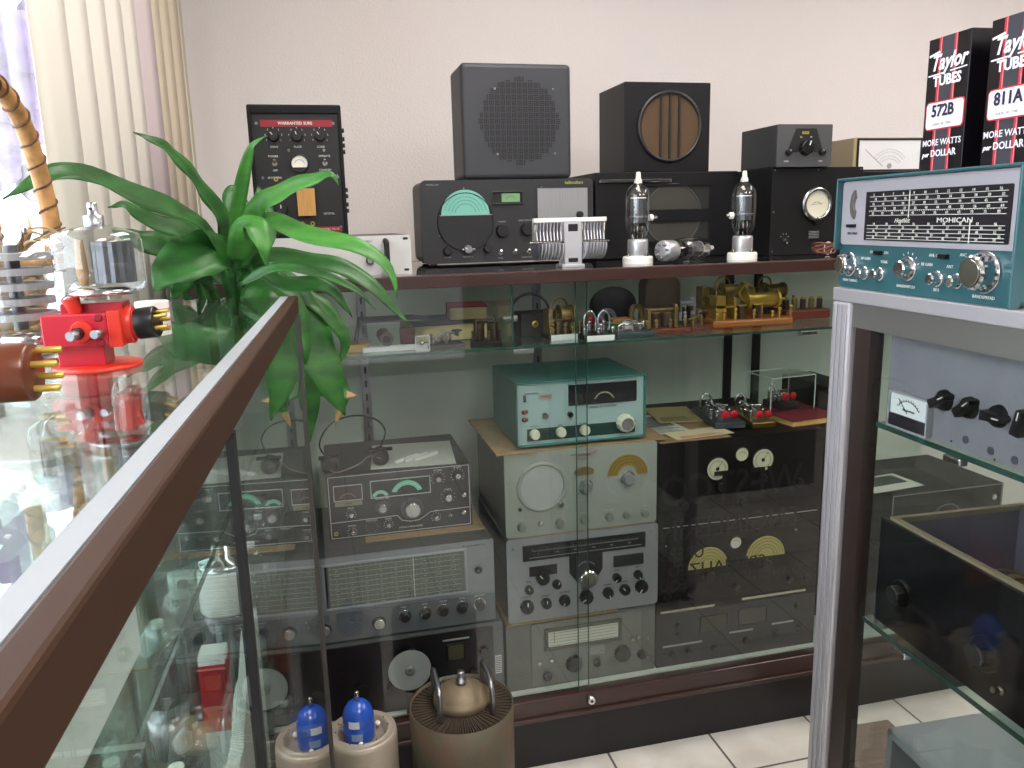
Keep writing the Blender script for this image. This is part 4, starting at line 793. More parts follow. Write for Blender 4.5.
for s_, fu, fv in (('PRESELECTOR', .37, .42), ('AF GAIN', .765, .06), ('RF GAIN', .905, .045), ('BAND', .155, .52), ('NOTCH', .155, .80), ('MODE', .83, .38), ('XTALS', .405, .75), ('FUNCTION', .29, .75), ('AVC', .74, .70)): g.t(s_, fu, fv, .0055, WINK)
g.done()
ZD = z2 + .0035 + .1665
paper = mat('paper_white', '#d2d3cb', .7); ppr = mat('paper_lines', '#b9bab0', .7)
b = MB(); T = Matrix.Translation((.10, 1.955, ZD)) @ Matrix.Rotation(math.radians(-5), 4, 'Z'); b.box(0, .215, 0, .22, 0, .0012, paper, xf=T)
for k in range(14): b.box(.012, .20 - (k * 37 % 50) * .001, .012 + k * .014, .0135 + k * .014, .0012, .0014, ppr, xf=T)
o = b.build('paper_sheet'); tag(o, 'typed paper sheet lying on the black receiver with green dial', 'paper')
for k in range(3):
    b = MB(); T = Matrix.Translation((.165 + k * .026, 1.97 + k * .004, ZD + .0016)) @ Matrix.Rotation(math.radians(38), 4, 'Z'); b.box(0, .085, 0, .010, 0, .010, mat('white_foam', '#e2e4e0', .8), bev=.003, xf=T); o = b.build('foam_strip'); tag(o, 'one of three white foam strips on the typed sheet', 'foam strip', 'white foam strips on the typed sheet')
# headphones resting on the receiver
root = empty('headphones', (.03, 1.975, ZD), 0, 'old black headphones with thin wire band on the receiver', 'headphones')
b = MB(); b.tube(bez([(-.035, -.01, .035), (-.05, -.01, .075), (-.02, 0, .12), (.035, .01, .135), (.09, .02, .12), (.115, .025, .085), (.10, .02, .045)], 8), .0022, BLACKM); b.build('headband', root)
for x, y, z, t in ((-.030, -.01, .022, .15), (.098, .02, .022, -.3)):
    for s_ in (-1, 1):
        b = MB(); T = Matrix.Translation((x, y + s_ * .012, z)) @ Matrix.Rotation(t, 4, 'Y') @ Matrix.Rotation(PI / 2, 4, 'X'); b.lathe([(0, -.011), (.019, -.011), (.0215, -.006), (.0215, .004), (.016, .010), (.007, .006), (0, .006)], BLACK, T, 24); b.build('ear_cup', root)
b = MB(); b.box(-.055, -.005, -.022, -.006, .036, .043, BLACKM, bev=.002); b.box(.07, .13, .012, .026, .036, .043, BLACKM, bev=.002); b.build('yoke', root)
b = MB(); b.tube(bez([(-.03, -.03, .012), (-.01, -.035, .006), (.04, -.03, .02), (.07, .0, .03), (.10, .0, .02)], 8), .0016, mat('pinkish_cord', '#8d7676', .7)); b.build('cord', root)
# disc leaning, label card
root = empty('reel_disc', (.157, 1.812, DK), 0, 'thin pale metal disc standing against the left receiver stack', 'disc')
b = MB(); R = Matrix.Translation((0, 0, .118)) @ Matrix.Rotation(math.radians(88), 4, 'X'); b.lathe([(.012, 0), (.053, 0), (.053, .0015), (.012, .0015), (.012, 0)], mat('spun_disc', '#a4a8a8', .4, .2, bump=.3, bscale=60), R, 48, smooth=False); b.build('disc', root)
b = MB(); b.lathe([(.004, -.003), (.013, -.003), (.013, .005), (.008, .007), (.004, .007)], mat('hub_grey', '#8a8d8d', .4, .4), R, 24); b.build('hub', root)
b = MB(); b.box(-.012, .012, -.002, .008, 0, .057, BLACKM); b.build('stand', root)
b = MB(); b.box(0, .016, 0, .0006, 0, .05, WHITE); 
for k in range(9): b.box(.001, .015, -.0002, 0, .004 + k * .005, .0062 + k * .005, INK)
o = b.build('striped_tag', loc=(.378, YF - .0037, DK + .06)); tag(o, 'small white striped tag on the lower left receiver', 'tag')
b = MB(); b.box(0, .137, 0, .25, 0, .09, mat('orange_carton', '#c24a12', .5), bev=.001); b.box(.03, .05, -.0003, .0005, .0, .09, mat('bright_orange', '#e8701c', .5)); o = b.build('orange_box', loc=(-.262, 1.85, DK + .14)); 
b2 = MB(); b2.box(0, .13, 0, .24, 0, .1395, mat('dull_carton', '#4e3a2c', .7), bev=.001); o2 = b2.build('brown_box', loc=(-.26, 1.855, DK)); tag(o, 'orange carton stacked on a brown box at the left end', 'carton'); tag(o2, 'brown carton under the orange carton at the left end', 'carton')

# ================================================================ KEYS, BOOKS AND BITS
def post(root, x, y, z, h, r=.003, m=None, ball=True, name='binding_post'):
    b = MB(); m = m or NICKEL; b.cyl((x, y, z), (0, 0, 1), r, h, m, 10)
    if ball: b.sph((x, y, z + h), r * 1.7, m, seg=8); b.cyl((x, y, z + h * .45), (0, 0, 1), r * 1.6, h * .2, m, 12)
    return b.build(name, root)
def key(name, label, loc, rz, W, D, basem, metal, knobm=None, style='paddle', base_h=.012, cat='telegraph key', group=None, tagcard=False, bevel=.002):
    root = empty(name, loc, rz, label, cat, group)
    b = MB(); b.box(-W / 2, W / 2, -D / 2, D / 2, 0, base_h, basem, bev=bevel); b.build('base', root); z = base_h - .0003
    if style == 'bug':      # long semi-automatic key: frame at the back, arm, knobs towards the viewer
        b = MB(); b.tube(bez([(-W * .28, D * .36, z), (-W * .28, D * .36, z + .03), (-W * .1, D * .36, z + .045), (W * .08, D * .36, z + .03), (W * .08, D * .36, z)], 6), .0035, metal); b.build('damper_arch', root)
        b = MB(); b.cyl((0, D * .42, z + .020), (0, -1, 0), .0035, D * .78, metal, 10); b.cyl((0, D * .25, z + .020), (0, -1, 0), .008, .015, metal, 14); b.sph((0, D * .1, z + .020), .007, metal, seg=10); b.build('lever', root)
        b = MB(); b.box(-.012, .012, -D * .16, -D * .10, z, z + .032, metal, bev=.001); b.box(-.016, .016, -D * .18, -D * .08, z + .032, z + .036, metal, bev=.001); b.build('yoke', root)
        for x, y in ((-.02, .1), (.022, .05), (-.024, -.08), (.024, -.12), (-.015, .25), (.018, .22), (-.022, -.28)): post(root, x, y * D, z, .014 + .01 * abs(math.sin(x * 900)), .0028, metal)
        for k in range(4): b = MB(); b.cyl((-.02 + k * .012, D * (-.02 + .05 * k), z + .010 + .003 * k), (1, .2, 0), .0032, .014, metal, 8); b.build('adjusting_screw', root)
        for dx in (-.013, .012):
            b = MB(); b.sph((dx, -D * .46, z + .022), .0115, knobm or RED, (1, .55, 1), 16); b.cyl((dx, -D * .46, z + .022), (0, 1, 0), .003, .02, metal, 8); b.build('finger_knob', root)
    elif style == 'straight':
        b = MB(); b.tube(bez([(-W * .42, 0, z + .018), (-W * .1, 0, z + .02), (W * .15, 0, z + .024), (W * .40, 0, z + .014)], 5), .0035, metal, flat=.6); b.build('lever', root)
        b = MB(); b.box(-.004, .004, -.016, -.011, z, z + .028, metal); b.box(-.004, .004, .011, .016, z, z + .028, metal); b.cyl((0, -.018, z + .02), (0, 1, 0), .0025, .036, metal, 8); b.build('trunnion', root)
        b = MB(); b.lathe([(0, 0), (.006, 0), (.005, .006), (.013, .010), (.013, .013), (0, .015)], knobm or BLACK, Matrix.Translation((W * .36, 0, z + .016)), 18); b.build('finger_knob', root)
        for x, y in ((-.035, .012), (-.035, -.012), (.02, .014), (-.015, .0)): post(root, x * W / .1, y, z, .018, .0028, metal)
    elif style == 'sounder':
        for x in (-.016, .016):
            b = MB(); b.cyl((x, D * .1, z), (0, 0, 1), .013, .036, mat('coil_winding', '#3a2418', .5), 20); b.cyl((x, D * .1, z + .036), (0, 0, 1), .0145, .003, metal, 20); b.build('coil', root)
        b = MB(); b.box(-W * .35, W * .35, -.006, .006, z + .044, z + .049, metal, bev=.001); b.build('armature', root)
        b = MB(); b.box(W * .24, W * .30, -.012, .012, z, z + .058, metal, bev=.001); b.box(-W * .34, -W * .28, -.012, .012, z, z + .05, metal, bev=.001); b.build('frame', root)
        for x in (-.4, -.2, .1, .42): post(root, x * W, -D * .32, z, .02, .003, metal)
    elif style == 'brass_register':
        b = MB(); b.cyl((W * .02, 0, z + .045), (1, 0, 0), .020, W * .34, metal, 28, bev=.002); b.cyl((W * .36, 0, z + .045), (1, 0, 0), .024, .006, metal, 28); b.cyl((-.02 * W, 0, z + .045), (1, 0, 0), .025, .006, metal, 28); b.cyl((W * .38, 0, z + .045), (1, 0, 0), .004, W * .1, metal, 10); b.build('drum', root)
        b = MB(); b.box(-W * .42, -W * .30, -.02, .02, z, z + .062, metal, bev=.002); b.box(-W * .20, -W * .17, -.02, .02, z, z + .058, metal, bev=.002); b.box(-W * .42, -W * .17, -.02, .02, z + .03, z + .036, metal); b.build('frame', root)
        for x in (-.12, .08): 
            b = MB(); b.cyl((x * W, -.022, z), (0, 0, 1), .012, .035, mat('coil_winding', '#3a2418', .5), 18); b.cyl((x * W, -.022, z + .035), (0, 0, 1), .014, .002, metal, 18); b.build('coil', root)
        b = MB(); b.lathe([(.020, 0), (.024, .002), (.024, .006), (.020, .008), (.020, 0)], metal, Matrix.Translation((W * .0, .004, z + .065)) @ Matrix.Rotation(PI / 2, 4, 'X'), 24); b.build('wheel', root)
        for k in range(9): post(root, W * (-.45 + .115 * k), -.036 + .01 * (k % 2), z, .016 + .006 * (k % 3), .003, metal)
    elif style == 'posts':
        for k in range(5): b = MB(); b.cyl((-W * .38 + k * W * .19, 0, z), (0, 0, 1), .008, .028, OLDBRASS if k % 2 else mat('coil_winding'), 16); b.cyl((-W * .38 + k * W * .19, 0, z + .028), (0, 0, 1), .006, .006, metal, 12); b.build('terminal', root)
    elif style == 'paddle':
        b = MB(); b.box(-.006, .006, -.02, .02, z, z + .022, metal, bev=.001); b.box(-.02, .02, .006, .016, z, z + .026, metal, bev=.001); b.build('frame', root)
        for k in range(6): post(root, -W * .38 + k * W * .15, .012 * ((k % 3) - 1), z, .016 + .004 * (k % 2), .003, metal)
        b = MB(); b.cyl((-W * .3, 0, z + .018), (1, 0, 0), .003, W * .6, metal, 8); b.build('lever', root)
    elif style == 'arches':
        for x in (-W * .2, W * .22):
            b = MB(); b.tube(bez([(x - .014, 0, z), (x - .014, 0, z + .040), (x, 0, z + .056), (x + .014, 0, z + .040), (x + .014, 0, z)], 6), .0028, metal); b.build('arch', root)
        for k in range(7): post(root, -W * .42 + k * W * .14, .018 * ((k % 3) - 1), z, .014 + .006 * (k % 3), .003, metal)
    if tagcard: b = MB(); b.box(-W * .42, W * .42, -D / 2 - .003, -D / 2 - .0022, -.004, base_h * .9, mat('white_tag', '#e4e6e6', .6)); b.build('paper_tag', root)
    return root
Z = 1.1273; slate = mat('slate_base', '#3e434a', .5); maho = mat('mahogany', '#6e3324', .35, var=.2, vscale=20, stretch=(3, 20, 20)); oak = mat('honey_wood', '#a0602c', .35, var=.15, vscale=15, stretch=(3, 20, 20)); dirt = mat('tarnished', '#5c5248', .45, .7)
# left end of the shelf
b = MB(); b.box(0, .055, 0, .09, 0, .018, mat('yellow_block', '#a98f4a', .6), bev=.002); o = b.build('wooden_block', loc=(.055, 1.86, Z)); tag(o, 'yellowish wooden block at the left end of the glass shelf', 'block')
root = empty('hooded_key', (.165, 1.865, Z), 0, 'old key under a grey metal hood on a white strip', 'telegraph key')
b = MB(); b.box(-.072, .10, -.02, .0, 0, .012, mat('white_strip', '#d8dadc', .5), bev=.001); b.build('base_strip', root)
b = MB(); hm = mat('grey_hood', '#3c4044', .5)
b.prism([(-.085, .012), (-.083, .012), (-.071, .066), (.062, .066), (.095, .062), (.095, .064), (.062, .069), (-.072, .069)], 0, .11, hm); b.build('hood', root)
b = MB(); b.cyl((-.02, .03, .034), (.1, -1, -.1), .016, .05, mat('grey_brass', '#6d675a', .4, .6), 20); b.cyl((-.0165, -.0185, .029), (.1, -1, -.1), .009, .003, BLACKM, 16); b.build('barrel', root)
b = MB(); b.box(.018, .05, .0, .02, .012, .05, mat('dull_red_box', '#4a1c1a', .5), bev=.001); b.build('side_box', root)
root = empty('clear_crystal_cube', (.212, 1.825, Z), 0, 'tiny clear framed case in front of the hooded key', 'display case')
for q in ((0, .034, 0, .002), (0, .034, .034, .036), (0, .002, 0, .036), (.032, .034, 0, .036)):
    b = MB(); b.box(q[0], q[1], 0, .002, q[2], q[3], WHITE); b.build('frame', root)
b = MB(); b.box(.002, .032, .002, .02, .002, .034, DOMEG); b.build('body', root); b = MB(); b.sph((.017, .011, .017), .006, NICKEL); b.build('contact', root)
def book(name, label, loc, rz, W, D, H, cover, pages='#c9b98c', cat='book', t=.0016):
    root = empty(name, loc, rz, label, cat); b = MB(); b.box(0, W, 0, D, 0, t, cover); b.box(0, W, 0, D, H - t, H, cover); b.box(0, W, D - t, D, t, H - t, cover); b.build('cover', root)
    b = MB(); b.box(.003, W - .003, .003, D - t - .0002, t + .0001, H - t - .0001, mat('pages_' + pages.strip('#'), pages, .8, bump=.5, bscale=300, stretch=(1, 1, 30))); b.build('pages', root); return root
book('book', 'grey book lying behind the small keys on the glass shelf', (.225, 1.95, Z), .05, .19, .22, .042, mat('slate_grey_cover', '#3d4249', .6))
book('book', 'red book lying across the right end of the grey book', (.325, 2.02, Z + .0425), -.1, .10, .14, .034, mat('red_cover', '#7e1d28', .5))
key('telegraph_key', 'small brass-and-black key in front of the grey book', (.285, 1.855, Z), .1, .085, .05, BLACKM, NICKEL, style='straight')
key('camelback_key', 'dark round-based key with glossy fittings left of the black buzzer box', (.385, 1.855, Z), -.2, .075, .06, BLACK, dirt, style='sounder', base_h=.014)
root = empty('buzzer_box', (.545, 1.93, Z), 0, 'black buzzer box with one round brass-ringed hole', 'buzzer'); b = MB(); b.box(-.055, .055, 0, .07, 0, .062, BLACKM, bev=.003); b.build('body', root)
b = MB(); b.lathe([(.004, 0), (.009, 0), (.009, .004), (.004, .004)], BRASS, Matrix.Translation((-.018, 0, .034)) @ Matrix.Rotation(PI / 2, 4, 'X'), 18); b.build('ring', root)
b = MB(); b.cyl((-.085, .03, .045), (1, 0, 0), .010, .03, NICKEL, 14); b.sph((-.088, .03, .045), .012, NICKEL); b.build('bell', root)
b = MB(); b.tube([(.05 * math.cos(a) - .02, .04, .062 + .045 * math.sin(a)) for a in [PI * k / 14 for k in range(15)]], .004, mat('black_rubber_hose', '#16171a', .6)); b.build('cable', root)
key('telegraph_key', 'tarnished brass key with a white paper tag, beside the buzzer box', (.585, 1.91, Z), .10, .085, .06, BLACKM, OLDBRASS, style='brass_register', tagcard=True)
key('chrome_arch_key', 'chrome key with two tall arches and a white tag', (.665, 1.858, Z), -.05, .085, .06, BLACKM, CHROME, style='arches', tagcard=True)
b = MB(); b.sph((0, 0, .016), .016, mat('crimson_knob', '#7c1430', .3), (1, .8, 1)); b.cyl((.016, 0, .016), (1, 0, 0), .008, .02, mat('crimson_knob'), 14); o = b.build('crimson_knob', loc=(.668, 1.93, Z + .018)); 
b2 = MB(); b2.box(-.022, .045, -.02, .02, 0, .018, mat('coil_winding', '#3a2418', .5), bev=.002); o2 = b2.build('knob_stand', loc=(.668, 1.93, Z)); o.parent = o2; o.location = (0, 0, .018); tag(o2, 'crimson ball knob on a small brown stand behind the chrome arches', 'knob')
root = empty('green_leads', (.73, 1.89, Z), 0, 'bright green wire leads tangled on the shelf', 'wire')
for k in range(6): b = MB(); P = bez([(-.05 + .01 * k, -.03 + .008 * k, .003), (-.02, -.01, .012 + .004 * k), (.02 + .005 * k, .0, .022 - .002 * k), (.05, .02 - .005 * k, .012)], 6); b.tube(P, .0022, mat('leaf_green_wire', '#4f8a2c', .4) if k % 2 else mat('dark_green_wire', '#2c4a24', .5)); b.build('lead', root)
root = empty('headset_pouch', (.80, 2.10, Z), 0, 'dark rounded pouch with a grey round earpiece leaning on it', 'pouch')
b = MB(); b.sph((0, 0, .052), .052, mat('dark_leather', '#1d1822', .6), (1.35, .5, 1.0), 20); b.build('pouch', root)
b = MB(); b.cyl((-.03, -.035, .024), (-.2, -1, .1), .024, .012, mat('grey_earpiece', '#74788a', .5), 24, bev=.003); b.cyl((-.0325, -.048, .0252), (-.2, -1, .1), .012, .002, BLACKM, 16); b.build('earpiece', root)
key('chrome_paddle', 'low chrome key crowded with posts on a teal-grey base', (.758, 1.86, Z), .06, .105, .055, mat('teal_grey_base', '#2c3f44', .4), CHROME, style='paddle')
b = MB(); b.box(0, .05, 0, .03, 0, .036, mat('cork_block', '#9a6a3a', .7), bev=.004); o = b.build('cork_block', loc=(.735, 1.93, Z)); tag(o, 'small cork-coloured block behind the low chrome key', 'block')
root = empty('wall_sounder', (.905, 2.0, Z), 0, 'arched brown wooden sounder box standing on the shelf', 'sounder'); wb = mat('old_brown_wood', '#4a3a2e', .5, var=.2, vscale=20)
P = [(-.05, 0), (.05, 0), (.05, .105)] + arcpts(.018, .105, .032, 0, 90, 6) + arcpts(-.018, .105, .032, 90, 180, 6) + [(-.05, .105)]
b = MB(); b.prism(P, 0, .05, wb); b.build('body', root); b = MB(); b.tube([(x * .8, -.002, .012 + z * .86) for x, z in P[2:]], .004, mat('raised_rim', '#6d5c4c', .4)); b.build('raised_rim', root)
b = MB(); b.lathe([(.018, 0), (.030, 0), (.030, .010), (.018, .010), (.018, 0)], OLDBRASS, Matrix.Translation((-.075, .01, .032)) @ Matrix.Rotation(PI / 2 - .2, 4, 'X') @ Matrix.Rotation(.5, 4, 'Y'), 24); b.build('horn_ring', root)
key('telegraph_sounder', 'brass sounder with brown coils on a red-brown wooden base', (.855, 1.895, Z), .04, .13, .07, maho, OLDBRASS, style='sounder', base_h=.012)
key('straight_key', 'brass straight key with black knob left of the stacked wooden bases', (.955, 1.90, Z), .5, .09, .045, maho, OLDBRASS, style='straight')
key('relay', 'white-framed relay standing behind the brass key', (.985, 2.02, Z), 0, .07, .06, BLACKM, mat('white_enamel', '#b9bcc4', .4), style='sounder', base_h=.012, cat='relay')
key('brass_register', 'large brass drum register on a honey-coloured wooden base', (1.115, 1.93, Z), .0, .235, .085, oak, BRASS, style='brass_register', base_h=.020, bevel=.006)
key('brass_register', 'brass instrument on an upper wooden board behind the honey-coloured base', (1.11, 2.055, Z), .0, .17, .09, oak, OLDBRASS, style='brass_register', base_h=.034, bevel=.004)
key('terminal_block', 'red-brown wooden base with a row of brass terminals', (1.325, 1.99, Z), .0, .14, .06, maho, BRASS, style='posts', base_h=.026, cat='terminal block', bevel=.004)
key('relay', 'black and brass relay at the right end of the shelf', (1.30, 2.15, Z), .0, .16, .08, BLACKM, OLDBRASS, style='brass_register', base_h=.02, cat='relay')
for (x, w, lb) in ((.78, .05, 'short black cord loop hanging behind the pouch'), (1.02, .07, 'black cord loop hanging behind the brass instruments')):
    b = MB(); b.tube([(w * math.cos(a), 0, -.03 * math.sin(a) - .002) for a in [PI * k / 12 for k in range(13)]], .0032, mat('black_rubber_hose')); o = b.build('hanging_cord', loc=(x, 2.30, 1.286)); tag(o, lb, 'cord')
# things on top of the black stack
ZT = DK + .6325
def sheet(name, label, x, y, rz, W, D, m, lines=None, z=ZT, cat='paper', n=6, pic=None):
    root = None; T = Matrix.Identity(4); b = MB(); b.box(0, W, 0, D, 0, .0012, m)
    if pic: b.box(W * .1, W * .9, D * .35, D * .9, .0012, .0014, pic)
    if lines:
        for k in range(n): b.box(W * .1, W * (.9 - .1 * (k % 3)), D * (.06 + .05 * k), D * (.075 + .05 * k), .0012, .0014, lines)
    o = b.build(name, loc=(x, y, z), rot=(0, 0, rz)); return tag(o, label, cat)
b = MB(); b.box(0, .20, 0, .36, 0, .003, CARD); o = b.build('cardboard_sheet', loc=(.825, YF - .004, ZT)); tag(o, 'cardboard lying on the black stack under the papers', 'cardboard')
zz = ZT + .0032
sheet('magazine', 'grey illustrated magazine page beside the teal receiver', .83, 1.90, .05, .12, .20, mat('paper_white'), INK, z=zz, cat='magazine', pic=mat('grey_photo', '#6a7070', .6, var=.5, vscale=25))
sheet('pamphlet', 'cream pamphlet with red heading at the front edge of the black stack', .875, YF - .004, .1, .17, .075, mat('cream_paper', '#cfc1a0', .7), mat('red_ink', '#a03020', .6), z=zz + .0016, cat='pamphlet')
sheet('booklet', 'yellowed booklet tilted behind the grey-based key', .90, 2.0, -.15, .13, .18, mat('yellowed_paper', '#b5a878', .7), INK, z=zz + .0032, cat='booklet')
key('semi_automatic_key', 'chrome semi-automatic key with twin red knobs on a grey base', (1.068, 1.985, ZT + .0065), -.14, .085, .20, slate, CHROME, RED, 'bug', .016)
key('semi_automatic_key', 'gold-based semi-automatic key with red knobs beside the clear case', (1.172, 1.985, ZT + .0005), -.16, .066, .20, mat('gold_base', '#8e7434', .3, .9), CHROME, RED, 'bug', .014)
book('book', 'red-covered book with yellowed pages under the clear case', (1.225, 1.86, ZT + .0002), .10, .165, .20, .018, mat('dark_red_cover', '#6e1c2a', .5), '#c4a85e')
root = empty('acrylic_case', (1.215, 1.955, ZT + .0185), .10, 'clear plastic box standing on the red book', 'display case')
w, d, h = .15, .115, .10
b = MB(); t = .003
for q in ((0, w, 0, t, 0, h), (0, w, d - t, d, 0, h), (0, t, t, d - t, 0, h), (w - t, w, t, d - t, 0, h), (t, w - t, t, d - t, h - t, h)): b.box(*q, DOMEG)
b.build('clear_walls', root); em = mat('bright_edge', '#b9c4c0', .2)
b = MB(); e = .0012
for x in (0, w):
    for y in (0, d): b.box(x - e, x + e, y - e, y + e, 0, h, em)
for z in (h,):
    for y in (0, d): b.box(0, w, y - e, y + e, z - e, z + e, em)
    for x in (0, w): b.box(x - e, x + e, 0, d, z - e, z + e, em)
b.build('polished_edges', root)
key('semi_automatic_key', 'chrome key with red knob inside the clear plastic box', (1.285, 2.018, ZT + .0187), .1, .06, .085, BLACKM, CHROME, RED, 'bug', .018)
# far right, seen through the aluminium case
g = Gear('small_receiver', 'small black receiver with a column of chrome knobs, seen through the right case', 'radio', (1.535, YF, DK + .26), 0, .378, .155, .30, BLACKM, mat('black_panel_satin'), pth=.003)
outline(g, [(.01, .02), (.99, .02), (.99, .98), (.01, .98)], .0022, GINK); g.arc(.50, .62, .050, 15, 165, .0012, GINK, ticks=14, tl=.004); g.arc(.50, .62, .032, 15, 165, .0010, mat('red_ink'), ticks=8, tl=.003)
g.knob(.50, .68, .016, .018, BLACK)
for fu, fv in ((.88, .22), (.88, .50), (.88, .78), (.08, .84), (.20, .84)): g.knob(fu, fv, .010, .02, CHROME)
g.t('hallicrafters', .55, .93, .018, GINK, bold=.0003); g.done()
g = Gear('power_supply_box', 'plain black box under the small receiver at far right', 'box', (1.52, YF + .01, DK), 0, .42, .2595, .32, BLACKM, mat('black_panel_satin')); g.knob(.2, .4, .012, .014, BLACK); g.done()
sheet('photo_sheet', 'black-and-white photograph sheet lying on the small receiver', 1.50, 1.86, .1, .18, .12, mat('paper_white'), None, z=DK + .4155, cat='photograph', pic=mat('bw_photo', '#20302c', .4, var=.9, vscale=30))
g = Gear('rack_receiver', 'black rack unit with two chrome knobs at the right of the showcase', 'radio', (1.402, 1.90, DK), 0, .105, .71, .30, BLACKM, mat('black_panel_satin'), pth=.003)
outline(g, [(.04, .02), (.96, .02), (.96, .12), (.04, .12)], .0015, GINK); g.knob(.28, .07, .009, .02, CHROME); g.knob(.74, .07, .009, .02, CHROME); g.done()
# ================================================================ ON TOP OF THE LEFT SHOWCASE
LT = 1.3040
redp = mat('red_bakelite', '#b01a2e', .3, coat=.3); orr = mat('orange_red', '#c22a1c', .35)
root = empty('vacuum_capacitor', S(-.219, .735, LT), AX, 'clear glass vacuum capacitor on a red clamp stand', 'vacuum capacitor'); root.scale = (.87, .87, .90)
b = MB(); b.lathe([(0, 0), (.040, 0), (.041, .002), (.040, .0045), (0, .0045)], orr, seg=40); b.build('stand_plate', root)
b = MB(); b.box(-.030, .012, -.016, .016, .004, .026, redp, bev=.001); b.box(-.038, .020, -.026, -.008, .024, .054, redp, bev=.0015); b.box(.020, .032, -.026, .02, .022, .056, orr, bev=.001); b.box(-.026, .03, -.006, .024, .030, .062, redp, bev=.001)
b.build('clamp_block', root)
b = MB(); b.cyl((-.002, -.026, .038), (0, -1, 0), .010, .006, orr, 20, bev=.001); b.cyl((-.004, -.030, .037), (-.2, -1, 0), .0055, .006, BLACK, 16); b.cyl((-.005, -.035, .0365), (-.2, -1, -.05), .0045, .012, STEEL, 16, bev=.0005); b.build('adjusting_screw', root)
b = MB(); b.cyl((.014, -.026, .036), (-.2, -1, 0), .0042, .014, STEEL, 14, bev=.0005); b.build('adjusting_screw', root)
for z in (.050, .027): b = MB(); b.cyl((.013, -.0255, z), (0, -1, 0), .0038, .002, mat('dark_crimson', '#7a1020', .35), 14, bev=.0008); b.build('rivet', root)
b = MB(); b.cyl((-.010, -.012, .054), (-.2, -.1, 1), .006, .014, orr, 14, r2=.008); b.build('clamp_peg', root)
b = MB(); b.cyl((.032, .0, .040), (1, 0, 0), .018, .006, orr, 26, bev=.001); b.cyl((.038, .0, .040), (1, 0, 0), .014, .004, orr, 26); b.build('flange', root)
b = MB(); b.cyl((.042, .0, .040), (1, -.15, .1), .015, .018, BLACK, 24, bev=.001); pl = b.build('plug', root)
for k in range(5): b = MB(); a = k * 2 * PI / 5; b.cyl((.059, -.002 + .009 * math.cos(a), .042 + .009 * math.sin(a)), (1, -.15, .1), .0018, .012, BRASS, 8); b.build('pin', pl)
T = Matrix.Translation((.011, .006, .070))
b = MB(); b.lathe([(.012, .0), (.030, .0), (.038, .004), (.0405, .010), (.0405, .048), (.038, .055), (.024, .060), (.010, .063), (.007, .066)], TUBEG, T, 40); b.build('glass_envelope', root)
b = MB(); b.lathe([(0, -.001), (.030, -.001), (.032, .002), (.02, .006), (0, .006)], CHROME, T, 36); b.build('base_ring', root)
b = MB(); b.lathe([(.019, .010), (.019, .048), (0, .048)], GREYMETAL, T @ Matrix.Translation((.014, 0, 0)), 28, flute=.07, smooth=False); b.lathe([(0, .010), (.019, .010)], GREYMETAL, T @ Matrix.Translation((.014, 0, 0)), 28); b.build('plate_stack', root)
b = MB(); b.lathe([(.004, .008), (.006, .02), (.004, .05)], mat('amber_reflection', '#a07a48', .4), T @ Matrix.Translation((-.016, 0, 0)), 12); b.build('straw_reflection', root)  # amber column stands in for the straw-coloured reflection in the glass
b = MB(); b.lathe([(.009, .062), (.009, .072), (.0045, .073), (.0045, .082), (.004, .084), (0, .084)], STEEL, T, 20); b.cyl((.011, .0015, .148), (0, -1, 0), .0012, .004, INK, 8); b.build('top_terminal', root)
# big tube at the far left
root = empty('transmitting_tube', S(-.285, .785, LT), AX, 'large clear glass tube with stacked grey plates at the left edge', 'vacuum tube')
b = MB(); b.lathe([(.030, .004), (.036, .008), (.040, .014), (.040, .024), (.047, .034), (.048, .042), (.048, .092), (.044, .106), (.030, .116), (.012, .120), (0, .121)], TUBEG, seg=40); b.build('glass_envelope', root)
b = MB()
for k in range(5): b.lathe([(0, .040 + k * .013), (.030, .040 + k * .013), (.030, .046 + k * .013), (0, .046 + k * .013)], mat('pale_plate', '#a8a8aa', .4, .3), Matrix.Translation((-.008, 0, 0)), 28, smooth=False)
b.cyl((-.008, 0, .03), (0, 0, 1), .006, .075, GREYMETAL, 12); b.build('plate_stack', root)
b = MB(); b.lathe([(0, 0), (.037, 0), (.038, .006), (.030, .010), (0, .010)], NICKEL, seg=36); b.lathe([(.024, .018), (.026, .022), (.024, .026)], CHROME, seg=24); b.build('base', root)
# brown based tube lying down
root = empty('vacuum_tube', S(-.262, .600, LT), AX, 'tube lying with brown base and four pins pointing right, in the foreground', 'vacuum tube')
R = Matrix.Translation((0, 0, .0225)) @ Matrix.Rotation(PI / 2, 4, 'Y')
b = MB(); b.lathe([(0, 0), (.021, 0), (.022, .002), (.022, .040), (.0205, .042), (0, .042)], mat('brown_bakelite', '#5a260e', .3, coat=.3), Matrix.Diagonal((1, .93, .93, 1)) @ R, 36); bs = b.build('base', root)
for dx, dy in ((.012, .008), (.004, -.004), (-.006, .006), (-.013, -.004)): b = MB(); b.cyl((.0415, dy, .0225 + dx), (1, 0, 0), .0024, .017, BRASS, 12, bev=.0008); b.build('pin', bs)
b = MB(); b.lathe([(.018, 0), (.020, -.012), (.0215, -.03), (.0215, -.08), (.018, -.095), (.008, -.105), (0, -.107)], TUBEG, R, 28); b.build('glass_envelope', root)
b = MB(); b.lathe([(.012, -.015), (.012, -.07), (0, -.07)], GREYMETAL, R, 18, flute=.1); b.build('plate', root)
root = empty('glass_bulb', S(-.29, .915, LT), AX, 'large clear round glass bulb behind the red clamp stand', 'bulb')
b = MB(); b.sph((0, 0, .048), .036, TUBEG, seg=28); b.build('glass', root); b = MB(); b.lathe([(0, 0), (.015, 0), (.015, .010), (.012, .014), (0, .014)], NICKEL, seg=24); b.build('base', root)
